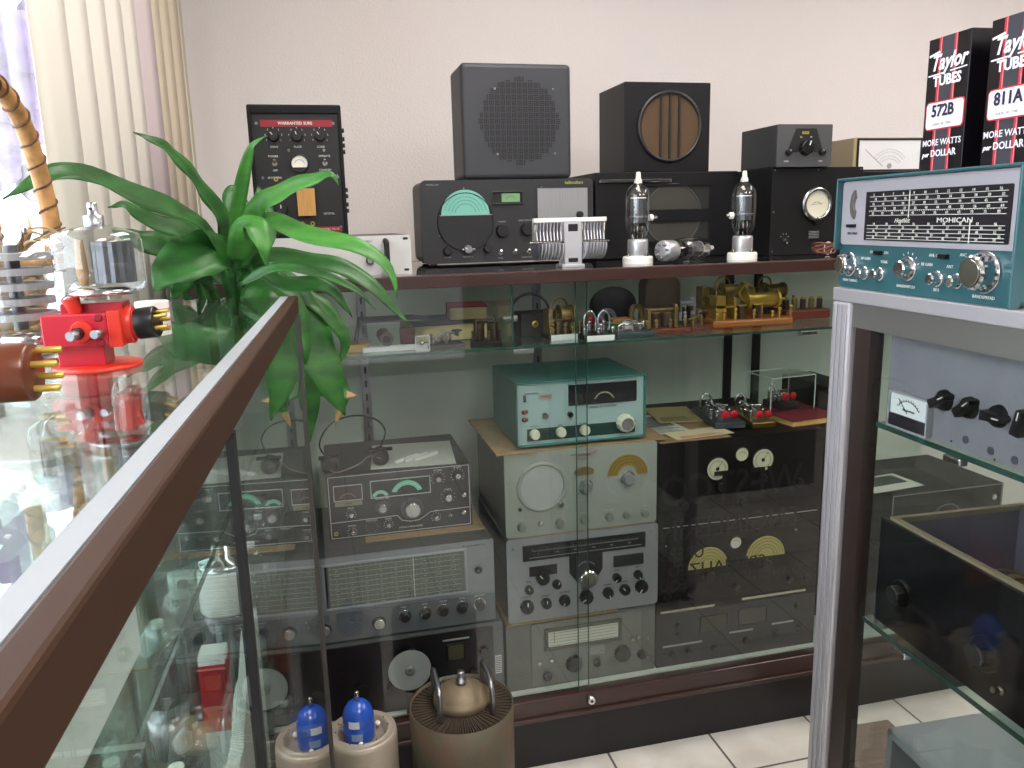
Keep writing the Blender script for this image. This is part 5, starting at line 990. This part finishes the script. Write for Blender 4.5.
b = MB(); b.tube([(-.006, 0, .013), (-.010, 0, .045), (0, .004, .055), (.010, 0, .045), (.006, 0, .013)], .0012, NICKEL); b.build('filament', root)
root = empty('tape_roll', S(-.262, 1.13, LT), AX, 'small roll of white tape at the far end of the left glass top', 'tape')
b = MB(); b.lathe([(.012, 0), (.021, 0), (.021, .022), (.012, .022), (.012, 0)], mat('white_tape', '#dcd6d2', .6), seg=32, smooth=False); b.build('roll', root); b = MB(); b.lathe([(.0213, .010), (.0213, .013)], mat('pink_line', '#b8808a', .6), seg=32); b.build('stripe', root)
# wicker basket
wk = mat('willow', '#a67c4a', .6, var=.25, vscale=60, bump=.4); dkv = mat('dark_vine', '#5a3a26', .6)
root = empty('wicker_basket', S(-.372, .935, LT), AX, 'wicker basket with tall wrapped handle at the left window', 'basket')
b = MB()
for k in range(9):
    P = [((.036 + .0012 * k) * math.cos(a), (.070 + .0018 * k) * math.sin(a), .006 + .0095 * k + .002 * math.sin(9 * a + k * PI)) for a in [j * 2 * PI / 36 for j in range(36)]]; b.tube(P, .0048, wk, 6, closed=True)
b.build('body', root)
b = MB(); b.lathe([(0, .002), (.034, .002), (.034, .005), (0, .005)], wk, Matrix.Diagonal((1, 1.9, 1, 1)), 24); b.build('bottom', root)
hp = bez([(.036, .082, .07), (.038, .084, .13), (.036, .074, .185), (.034, .048, .235), (.032, .0, .262), (.034, -.040, .25), (.036, -.066, .21), (.038, -.078, .14), (.036, -.080, .07)], 8)
b = MB(); b.tube(hp, .0095, wk, 10); hd = b.build('handle', root)
b = MB(); n = len(hp); hv = []
for k in range((n - 1) * 6):
    t = k / 6; i0 = min(int(t), n - 2); p = hp[i0].lerp(hp[i0 + 1], t - i0); a = k * .30; T_ = (hp[i0 + 1] - hp[i0]).normalized(); N_ = T_.cross(Vector((1, 0, 0))).normalized()
    hv.append(p + (Vector((1, 0, 0)) * math.cos(a) + N_ * math.sin(a)) * .0102)
b.tube(hv, .0012, dkv, 5); b.build('vine_wrap', hd)
for k in range(10):
    b = MB(); a = random.uniform(-1.2, 1.8); l_ = random.uniform(.03, .07); s0 = Vector((.01, random.uniform(.02, .075), .085)); b.tube(bez([s0, s0 + Vector((.02, .3 * l_ * math.sin(a), l_ * .5)), s0 + Vector((.03 + .02 * math.sin(k), l_ * math.sin(a), l_ * (.4 + .5 * random.random())))], 5), .0028, mat('straw', '#b8935a', .7) if k % 2 else dkv, 6, r_end=.0008); b.build('dried_twig', root)
def blade(P, w, m, name, parent, tip=None, nseg=26, fold=.22, wav=.0):
    C = bez(P, max(3, nseg // (len(P) - 1))); n = len(C); b = MB(); rows = []; view = Vector((0, 0, 1.42))
    L = [0]
    for a, c in zip(C, C[1:]): L.append(L[-1] + (c - a).length)
    for k, p in enumerate(C):
        t = L[k] / L[-1]; T = (C[min(k + 1, n - 1)] - C[max(k - 1, 0)]).normalized()
        up = (Vector((0.25, -.75, .55))).normalized(); s_ = T.cross(up)
        if s_.length < .15: s_ = T.cross(Vector((1, 0, 0)))
        s_.normalize(); N = s_.cross(T).normalized(); prof = (.22 + .78 * math.sin(PI * min(1, t * 1.15 + .08)) ** .8) if t < .8 else 0
        prof = max(.0, min(1, (t / .22 + .35))) if t < .14 else 1.0
        prof *= max(0.03, 1 - max(0, (t - .5) / .5) ** 2.1); hw = w / 2 * prof
        rip = wav * math.sin(k * 1.1) * w
        rows.append([b.bm.verts.new(p + s_ * hw * x + N * (abs(x) * fold * hw + (rip if abs(x) == 1 else 0))) for x in (-1, -.5, 0, .5, 1)])
    i0 = b.mi(m); i1 = b.mi(tip) if tip else i0
    for k in range(n - 1):
        for j in range(4):
            f = b.bm.faces.new((rows[k][j], rows[k][j + 1], rows[k + 1][j + 1], rows[k + 1][j])); f.smooth = True; f.material_index = i1 if k > n * .82 else i0
    o = b.build(name, parent)
    sol = o.modifiers.new('thickness', 'SOLIDIFY'); sol.thickness = .0006
    return o
LEAVES=[
 ([(-0.157, 1.5, 1.359), (-0.175, 1.4, 1.422), (-0.209, 1.3, 1.449), (-0.259, 1.2, 1.476), (-0.285, 1.12, 1.491), (-0.319, 1.08, 1.475), (-0.341, 1.05, 1.456)], 0.044, 0),
 ([(-0.138, 1.54, 1.357), (-0.151, 1.5, 1.428), (-0.174, 1.44, 1.48), (-0.195, 1.38, 1.521), (-0.218, 1.34, 1.547), (-0.245, 1.32, 1.558)], 0.037, 0),
 ([(-0.134, 1.5, 1.359), (-0.126, 1.47, 1.422), (-0.111, 1.45, 1.481), (-0.092, 1.43, 1.536), (-0.078, 1.42, 1.554), (-0.06, 1.42, 1.564)], 0.021, 1),
 ([(-0.124, 1.5, 1.358), (-0.088, 1.45, 1.443), (-0.047, 1.42, 1.471), (0.006, 1.39, 1.491), (0.038, 1.38, 1.498), (0.047, 1.38, 1.481)], 0.035, 1),
 ([(-0.129, 1.5, 1.344), (-0.081, 1.44, 1.426), (-0.02, 1.4, 1.405), (0.051, 1.36, 1.387), (0.102, 1.34, 1.364), (0.125, 1.33, 1.324), (0.127, 1.33, 1.298)], 0.035, 1),
 ([(-0.139, 1.52, 1.326), (-0.088, 1.48, 1.365), (-0.007, 1.44, 1.357), (0.059, 1.42, 1.338), (0.109, 1.4, 1.296), (0.155, 1.4, 1.241)], 0.032, 0),
 ([(-0.138, 1.46, 1.35), (-0.159, 1.42, 1.376), (-0.196, 1.38, 1.366), (-0.228, 1.35, 1.347), (-0.244, 1.34, 1.324)], 0.073, 0),
 ([(-0.127, 1.44, 1.361), (-0.11, 1.4, 1.411), (-0.09, 1.38, 1.42), (-0.078, 1.36, 1.388), (-0.076, 1.36, 1.356)], 0.035, 1),
 ([(-0.17, 1.6, 1.337), (-0.212, 1.55, 1.405), (-0.267, 1.5, 1.431), (-0.298, 1.47, 1.458), (-0.322, 1.46, 1.455)], 0.036, 0),
 ([(-0.167, 1.56, 1.324), (-0.201, 1.5, 1.368), (-0.248, 1.45, 1.388), (-0.286, 1.42, 1.406), (-0.314, 1.41, 1.426)], 0.05, 0),
 ([(-0.146, 1.52, 1.323), (-0.117, 1.5, 1.358), (-0.053, 1.46, 1.319), (0.01, 1.44, 1.315), (0.039, 1.44, 1.289), (0.058, 1.44, 1.256)], 0.031, 0),
 ([(-0.142, 1.54, 1.303), (-0.094, 1.52, 1.32), (-0.013, 1.5, 1.286), (0.027, 1.49, 1.245), (0.044, 1.49, 1.203), (0.029, 1.49, 1.163)], 0.026, 0),
 ([(-0.134, 1.52, 1.297), (-0.08, 1.5, 1.314), (-0.035, 1.48, 1.264), (-0.015, 1.47, 1.202), (0.012, 1.46, 1.134), (0.033, 1.46, 1.075)], 0.058, 0),
 ([(-0.133, 1.5, 1.292), (-0.081, 1.48, 1.291), (-0.061, 1.46, 1.239), (-0.072, 1.45, 1.178), (-0.083, 1.44, 1.118), (-0.087, 1.44, 1.075)], 0.063, 0),
 ([(-0.131, 1.58, 1.284), (-0.07, 1.56, 1.255), (-0.04, 1.55, 1.169), (-0.027, 1.54, 1.092), (-0.033, 1.54, 1.01)], 0.033, 0),
 ([(-0.134, 1.6, 1.273), (-0.066, 1.58, 1.195), (-0.024, 1.57, 1.135), (0.021, 1.56, 1.1), (0.064, 1.56, 1.089)], 0.045, 2),
 ([(-0.134, 1.6, 1.273), (-0.055, 1.6, 1.221), (0.006, 1.6, 1.148), (0.035, 1.6, 1.091), (0.017, 1.6, 1.022)], 0.029, 2),
 ([(-0.159, 1.62, 1.354), (-0.133, 1.64, 1.424), (-0.143, 1.66, 1.477), (-0.124, 1.68, 1.5)], 0.048, 0),
 ([(-0.125, 1.6, 1.354), (-0.093, 1.62, 1.401), (-0.09, 1.64, 1.453), (-0.095, 1.66, 1.495)], 0.043, 0),
 ([(-0.171, 1.66, 1.328), (-0.205, 1.68, 1.386), (-0.24, 1.7, 1.425), (-0.268, 1.72, 1.451)], 0.044, 0),
 ([(-0.173, 1.5, 1.32), (-0.205, 1.45, 1.342), (-0.222, 1.42, 1.319), (-0.23, 1.4, 1.305)], 0.038, 0),
 ([(-0.122, 1.4, 1.325), (-0.063, 1.38, 1.352), (0.008, 1.37, 1.339), (0.064, 1.36, 1.311), (0.095, 1.36, 1.276)], 0.016, 0),
]
def leafmat(name, c1, c2, tr=.15):
    m = mat(name, c1, .42, hex2=c2, vscale=14, stretch=(1, 1, 3), bump=.15, bscale=60, spec=.35)
    m.node_tree.nodes['Principled BSDF'].inputs['Subsurface Weight'].default_value = 0; return m
LM = [leafmat('deep_leaf', '#1b4419', '#2b6226'), leafmat('bright_leaf', '#2d6224', '#417c30'), leafmat('hanging_leaf', '#1e4c1e', '#336a28')]
tipm = mat('dry_leaf_tip', '#8a7440', .6, hex2='#9c8058')
PB = Vector((-.165, 1.60, 0)); root = empty('dracaena_plant', PB, 0, 'potted dracaena with long arching green leaves between the two showcases', 'plant')
b = MB(); b.lathe([(0, 0), (.075, 0), (.082, .01), (.100, .19), (.106, .195), (.106, .21), (.096, .21), (.092, .18), (0, .18)], mat('terracotta', '#8a5a44', .7), seg=36); b.build('pot', root)
b = MB(); b.lathe([(0, .186), (.093, .186)], mat('soil', '#2a2019', .9, bump=.8, bscale=80), seg=24); b.build('soil', root)
stalk = mat('cane', '#5d5a34', .6, var=.2, vscale=40)
for P in ([(-.01, .0, .18), (-.03, .01, .6), (0, -.03, 1.0), (.028, -.07, 1.30)], [(.03, .01, .18), (.0, .02, .6), (-.03, .02, 1.0), (-.03, -.02, 1.30)]): b = MB(); b.tube(bez(P, 6), .010, stalk, 10, r_end=.008); b.build('cane', root)
for k, (x, y, z, dx, dz) in enumerate(((.028, -.07, 1.24, .0, .12), (.022, -.075, 1.25, -.02, .11), (.036, -.066, 1.25, .02, .10), (.0, -.05, 1.24, -.03, .10), (-.03, -.02, 1.24, -.02, .11), (-.035, -.02, 1.22, -.04, .09))):
    P = [Vector((x, y, z)), Vector((x + dx * .5, y - .01, z + dz * .5)), Vector((x + dx, y - .015, z + dz))]; o = blade([p + PB for p in P], .022, LM[0], 'leaf_sheath', None, nseg=10, fold=.7); o.parent = root; o.location = -PB
for P, w, c in LEAVES:
    o = blade(P, w * (1.45 if P[-1][2] < 1.2 else 1.15), LM[2] if (c == 0 and P[-1][2] < 1.24) else (LM[1] if c == 1 else LM[0 if c == 0 else 2]), 'leaf', None, tip=tipm if c == 2 else None, wav=.05); o.parent = root; o.location = -PB

# ================================================================ FLOOR: TWO LARGE TUBES IN FRONT OF THE BACK SHOWCASE
p = S(-.041, 1.57); alr = mat('dull_finned_aluminium', '#aca193', .4, .35, bump=.6, bscale=10, stretch=(1, 1, 60))
root = empty('power_tube', (p.x, p.y, 0), 0, 'blue-capped round power tube on the floor by the left case', 'vacuum tube')
b = MB(); b.lathe([(.0, .10), (.066, .10), (.074, .11), (.0745, .345), (.072, .356), (.068, .358), (.064, .354), (.058, .360), (.053, .359), (.050, .346), (.044, .338), (0, .338)], alr, seg=56); b.build('anode_jacket', root)
b = MB(); b.lathe([(0, 0), (.045, 0), (.045, .08), (.035, .10), (0, .10)], mat('dark_socket', '#2a2826', .5), seg=32); b.build('lower_stem', root)
bl = mat('blue_enamel', '#1f4fb4', .25, coat=.4)
b = MB(); T = Matrix.Translation((-.006, 0, 0)); b.lathe([(0, .337), (.030, .337), (.0335, .342), (.0335, .374), (.032, .377), (.0335, .381), (.033, .396), (.028, .412), (.019, .423), (.007, .428), (0, .429)], bl, T, 40); c = b.build('blue_cap', root); c['label'] = 'blue enamel cap'
b = MB(); b.lathe([(0, .427), (.0055, .427), (.005, .447), (.004, .449), (0, .449)], NICKEL, T, 14); b.build('tip', c)
for (a0, z0, z1, m) in ((-1.9, .405, .425, mat('sticker_white', '#cfd3dc', .5)), (-1.75, .352, .368, mat('sticker_blue_grey', '#7f97b8', .5))):
    b = MB(); b.lathe([(.0338, z0), (.0338, z1)] if z0 < .4 else [(.0338, .381), (.0334, .397)], m, T, 6, a0=a0 - .35, a1=a0 + .35); b.build('sticker', c)
for k in range(3): a = .6 + k * 2.0; b = MB(); b.sph((.042 * math.cos(a), .042 * math.sin(a), .350), .006, CERAMIC, seg=12); b.cyl((.042 * math.cos(a), .042 * math.sin(a), .336), (0, 0, 1), .003, .01, NICKEL, 8); b.build('terminal', root)
for k in range(12): a = k * PI / 6; b = MB(); b.cyl((.0555 * math.cos(a), .0555 * math.sin(a), .3585), (0, 0, 1), .0016, .0022, DARKMETAL, 8); b.build('rivet', root)
rust = mat('weathered_copper', '#614b3d', .6, .2, hex2='#4e5040', vscale=14, bump=.3, bscale=90); fin = mat('brown_fins', '#4c4036', .6, .2)
root = empty('finned_power_tube', (.247, 1.585, 0), 0, 'brown finned power tube with twin steel handles on the floor', 'vacuum tube')
b = MB(); b.lathe([(.110, .19), (.115, .196), (.1155, .372), (.112, .372), (.112, .20), (.110, .19)], rust, seg=64); b.build('outer_shell', root)
b = MB()
for k in range(110): a = k * 2 * PI / 110; b.box(.034, .1125, -.0011, .0011, .20, .366 + .0015 * (k % 2), fin, xf=Matrix.Rotation(a, 4, 'Z'))
b.lathe([(0, .195), (.112, .195), (.112, .20), (0, .20)], fin, seg=40); b.build('cooling_fins', root)
b = MB(); b.lathe([(0, 0), (.070, 0), (.070, .03), (.050, .06), (.050, .195), (0, .195)], mat('dark_socket'), seg=32); b.build('lower_stem', root)
oli = mat('tan_cast_metal', '#7c6e58', .5, .3, bump=.3, bscale=60)
b = MB(); T = Matrix.Translation((.003, .012, 0)); b.lathe([(0, .366), (.060, .366), (.063, .370), (.063, .384), (.058, .386), (.056, .392), (.040, .402), (.024, .409), (.016, .411), (0, .411)], oli, T, 44); ld = b.build('lid', root)
b = MB(); b.lathe([(.011, .409), (.012, .412), (.012, .420), (.008, .421), (.0085, .438), (.0075, .441), (0, .441)], STEEL, T, 18); b.build('lid_post', ld)
for s_ in (-1, 1):
    b = MB(); x = .003 + s_ * .057; b.tube(bez([(x, -.052, .368), (x, -.050, .405), (x, -.038, .432), (x, .02, .438), (x, .050, .428), (x, .055, .368)], 7), .0062, STEEL, 10); b.build('handle', root)
root = empty('wooden_plank', (1.245, 1.50, 0), -.05, 'worn brown board lying on the tiles behind the aluminium case', 'board')
b = MB(); b.box(0, .20, 0, .20, 0, .035, mat('grey_brown_board', '#77685c', .8, var=.15, vscale=12, stretch=(1, 8, 8)), bev=.002); b.build('board', root)

# ================================================================ INSIDE THE RIGHT CASE (facing the aisle)
RZ = -PI / 2 + AX; gp = mat('lilac_grey_panel', '#7f7b84', .45, var=.04, vscale=40)
g = Gear('tuner_panel', 'lilac-grey instrument panel with white meter and row of black knobs', 'instrument', S(.748, .997, 1.1203), RZ, .483, .140, .20, mat('grey_case'), gp, rad=.002, prad=.001, inset=0, pth=.004)
g.rect(.036, .655, .190, .985, mat('meter_white'), 'meter_face', .007, .003, frame=mat('clear_meter_frame', '#9a9aa2', .3), fw=.003, fd=.010)
g.rect(.036, .86, .190, .985, mat('meter_skirt', '#2e2730', .35), 'meter_skirt', .009, .002); g.arc(.113, .90, .027, 40, 140, .0007, INK, y=g.y - .0072, ticks=11, tl=.003); g.line(.07, .70, .11, .83, .0008, INK, y=g.y - .0074); g.t('MILLIAMPERES', .115, .80, .004, INK, y=g.y - .0072); g.jack(.113, .93, .004, NICKEL)
for fu, pt in ((.235, -60), (.325, -50), (.42, -90), (.505, -10), (.62, 30), (.74, -40)): g.pknob(fu, .60, .0145, .016, BLACK, pt)
for fu, fv in ((.32, .90), (.405, .92), (.48, .93), (.56, .93)): g.disc(fu, fv, .0052, mat('dim_hole', '#3e3a44', .5), 'plug_hole', .0006)
for fu, fv in ((.08, .04), (.2, .05), (.33, .05), (.27, .96), (.42, .985)): g.screw(fu, fv, .0016, INK)
g.done()
# open black chassis
root = empty('open_chassis', S(.748, .992, .8142), RZ, 'black panelled open-topped chassis with tan rims and parts inside', 'chassis'); tan = mat('tan_rim', '#8f846c', .5); inn = mat('lilac_inner_wall', '#77707e', .5)
b = MB(); b.box(0, .483, -.004, .002, 0, .162, mat('chassis_black', '#0c0c12', .35), bev=.001); fp = b.build('front_panel', root)
b = MB(); b.box(.012, .47, .002, .010, .158, .166, tan); b.box(.012, .020, .010, .22, .158, .166, tan); b.box(.012, .47, .22, .226, .158, .166, tan); b.build('rim', root)
b = MB(); b.box(.014, .018, .003, .22, .01, .158, inn); b.box(.012, .47, .218, .224, .01, .158, inn); b.box(.014, .47, .003, .22, .008, .012, inn); b.box(.466, .47, .003, .22, .01, .158, inn); b.build('tray', root)
for x, z, r in ((.06, .068, .020), (.215, .062, .023)):
    b = MB(); b.cyl((x, -.004, z), (0, -1, 0), r, .006, BLACK, 32, bev=.001); b.cyl((x, -.010, z), (0, -1, 0), r * .66, .014, BLACKM, 24, flute=.08, smooth=False, bev=.002); b.build('knob', root)
b = MB(); b.sph((.198, -.006, .036), .004, mat('dark_red_lens')); b.build('indicator_lamp', root)
b = MB(); b.cyl((.246, -.004, .03), (0, -1, 0), .006, .004, NICKEL, 6); b.cyl((.246, -.008, .03), (0, -1, .3), .003, .012, NICKEL, 10, r2=.004); b.build('toggle_switch', root)
b = MB(); b.box(.05, .068, .204, .218, .118, .140, CERAMIC, bev=.002); b.build('ceramic_insulator', root)
b = MB(); b.tube(bez([(.068, .204, .128), (.085, .19, .11), (.12, .18, .10)], 6), .0018, NICKEL); b.cyl((.088, .188, .108), (.8, -.25, -.35), .004, .014, mat('resistor_dark', '#2a2226', .5), 10); b.build('resistor_lead', root)
for k in range(14):
    b = MB(); x, y = .10 + .025 * (k % 7) + random.uniform(-.006, .006), .08 + .06 * (k // 7) + random.uniform(-.01, .01); h = random.uniform(.05, .09); b.lathe([(0, 0), (.012, 0), (.012, h), (.009, h + .004), (0, h + .004)], [mat('tan_coil_form', '#8c7048', .5), OLDBRASS, mat('coil_winding')][k % 3], Matrix.Translation((x, y, .012)), 16); b.build('coil', root)
for k in range(5): b = MB(); b.tube(bez([(.10 + .03 * k, .06, .09), (.12 + .03 * k, .10, .12), (.15 + .03 * k, .15, .10)], 5), .0016, mat('brown_wire') if k % 2 else mat('tan_coil_form')); b.build('wire', root)
# metal cabinet at the bottom
root = empty('metal_cabinet', S(.80, 1.01, .0755), RZ, 'grey metal cabinet with open teal front on the floor of the aluminium case', 'cabinet'); gm = mat('grey_sheet_metal', '#a0a5aa', .3, .1); tl = mat('teal_inner_glass', '#3f6a6a', .2)
W_, D_, H_ = .40, .27, .53
b = MB()
for q in ((0, W_, 0, D_, H_ - .006, H_), (0, W_, 0, D_, 0, .006), (0, .006, 0, D_, .006, H_ - .006), (W_ - .006, W_, 0, D_, .006, H_ - .006), (.006, W_ - .006, D_ - .006, D_, .006, H_ - .006)): b.box(*q, gm)
b.build('body', root)
b = MB(); 
for q in ((.0, .012, .0, H_), (0, W_, H_ - .014, H_)): b.box(q[0], q[1], -.003, .002, q[2], q[3], gm, bev=.001)
b.build('front_frame', root); b = MB(); b.box(.012, .30, .06, .065, .006, .44, tl); b.build('teal_panel', root)
for k, mm in enumerate((mat('orange_wire', '#c05a1c', .5), mat('yellow_wire', '#b8982c', .5), mat('green_wire', '#2c6a3c', .5))): b = MB(); b.tube(bez([(.02, .03, .46 - .01 * k), (.04, .02 + .01 * k, .47), (.06, .04, .45), (.08, .03, .455 + .01 * k)], 5), .004, mm); b.build('wire', root)

# ================================================================ INSIDE THE LEFT SHOWCASE
def small_tube(root, k, h, r):
    b = MB(); bh = h * .28; bm_ = [BLACK, mat('brown_bakelite'), CERAMIC, mat('aluminium_shell')][k % 4]; b.lathe([(0, 0), (r * .8, 0), (r * .82, bh), (0, bh)], bm_, seg=18); b.build('base', root)
    b = MB(); b.lathe([(r * .75, bh), (r, bh + h * .12), (r, h * .82), (r * .8, h * .93), (r * .3, h), (0, h)], TUBEG, seg=20); b.build('glass_envelope', root)
    b = MB(); b.lathe([(0, bh + h * .1), (r * .6, bh + h * .1), (r * .6, h * .75), (0, h * .75)], GREYMETAL, seg=12, flute=.1, smooth=False); b.cyl((0, 0, h - .0005), (0, 0, 1), r * .25, .006, [NICKEL, CERAMIC][k % 2], 10); b.build('plate', root)
spots = {'upper': (1.1123, [(-.20, .95), (-.27, .80), (-.34, .95), (-.20, 1.12), (-.30, 1.12), (-.38, .72), (-.27, .62), (-.20, 1.28), (-.34, 1.28)]),
         'middle': (.9003, [(-.15, .56), (-.155, .64), (-.15, .93), (-.155, 1.00), (-.20, .58), (-.215, .66), (-.21, .78), (-.21, .90), (-.27, .72), (-.30, .62), (-.26, .98), (-.36, .85), (-.16, 1.08), (-.27, 1.15), (-.16, 1.18), (-.16, 1.27), (-.35, 1.25), (-.21, .40), (-.28, .50), (-.36, .52)]),
         'lower': (.5653, [(-.15, .88), (-.15, 1.04), (-.15, 1.20), (-.18, .95), (-.26, 1.05), (-.17, 1.12), (-.28, 1.22), (-.18, 1.28), (-.33, .95), (-.17, .80)])}
k = 0
for nm, (z, pts) in spots.items():
    for x, y in pts:
        h = random.uniform(.09, .145); r = random.uniform(.018, .026)
        root = empty('vacuum_tube', S(x, y, z), random.random() * 6, 'clear glass vacuum tube among the spares on the %s shelf of the left case' % nm, 'vacuum tube', 'spare tubes on the %s shelf of the left case' % nm)
        small_tube(root, k, h, r); k += 1
root = empty('ceramic_tube', S(-.155, .845, .9003), AX, 'tube with broad white ceramic band inside the left case', 'vacuum tube'); root.scale = (1, 1, .66)
b = MB(); b.lathe([(0, 0), (.022, 0), (.022, .03), (.026, .04), (.026, .17), (.020, .18)], TUBEG, seg=28); b.build('glass_envelope', root)
b = MB(); b.lathe([(0, .178), (.026, .178), (.027, .182), (.027, .245), (.024, .250), (0, .250)], CERAMIC, seg=32); b.build('ceramic_band', root)
b = MB(); b.lathe([(.024, .250), (.024, .262), (.010, .266), (.010, .285), (0, .287)], CHROME, seg=24); b.build('metal_top', root)
b = MB(); b.lathe([(0, .02), (.015, .02), (.015, .15), (0, .15)], GREYMETAL, seg=14, flute=.08); b.build('plate', root)
root = empty('ceramic_flanged_tube', S(-.235, .70, 1.1123), AX, 'brass tube with notched white ceramic flange inside the left case', 'vacuum tube')
R = Matrix.Translation((0, 0, .034)) @ Matrix.Rotation(1.2, 4, 'Z') @ Matrix.Rotation(PI / 2, 4, 'Y')
b = MB(); b.lathe([(0, 0), (.032, 0), (.033, .006), (.022, .008), (0, .008)], CERAMIC, R, 24, flute=.12, smooth=False); b.build('ceramic_flange', root); b = MB(); b.lathe([(.022, .007), (.022, .05), (.014, .056), (0, .056)], BRASS, R, 28, flute=.05, smooth=False); b.build('brass_body', root)
root = empty('red_carton', S(-.150, .725, .9003), AX, 'slim red and white carton standing in the left case', 'carton'); root.scale = (.65, .65, .62)
b = MB(); b.box(-.018, .018, -.018, .018, 0, .215, WHITE, bev=.001); b.build('body', root); b = MB(); b.box(-.0185, .0185, -.0185, .0185, .09, .20, mat('carton_bright_red', '#b21c26', .4), bev=.0005); b.build('red_sleeve', root)
root = empty('foam_insert', S(-.108, .60, .9003), AX, 'white scalloped foam strip standing among the tubes in the left case', 'foam')
b = MB(); n = 40; P = [(-.13 + .26 * i / n, .165 + .012 * abs(math.sin(i * .32)) - .10 * (1 - i / n)) for i in range(n + 1)]; b.prism([(-.13, 0), (.13, 0)] + P[::-1], 0, .010, mat('white_foam')); bmesh.ops.transform(b.bm, matrix=Matrix.Rotation(PI / 2, 4, 'Z'), verts=b.bm.verts); b.build('strip', root)
root = empty('plastic_box', S(-.19, .37, 1.1123), AX, 'clear plastic box holding up the white foam slab in the left case', 'box')
b = MB(); b.box(-.05, .05, -.10, .10, 0, .084, DOMEG, bev=.003); b.build('body', root)
b = MB(); b.box(-.055, .068, -.30, .055, 0, .046, mat('white_foam'), bev=.007, seg=3); o = b.build('foam_slab', loc=S(-.19, .37, 1.1968), rot=(0, 0, AX)); tag(o, 'white foam slab lying high inside the left case near the rail', 'foam')
b = MB(); b.box(0, .10, 0, .12, 0, .07, mat('orange_carton'), bev=.001); o = b.build('orange_carton', loc=S(-.30, 1.20, .0) + Vector((0, 0, .9003)), rot=(0, 0, AX)) if False else None
b.bm.free() if o is None else None
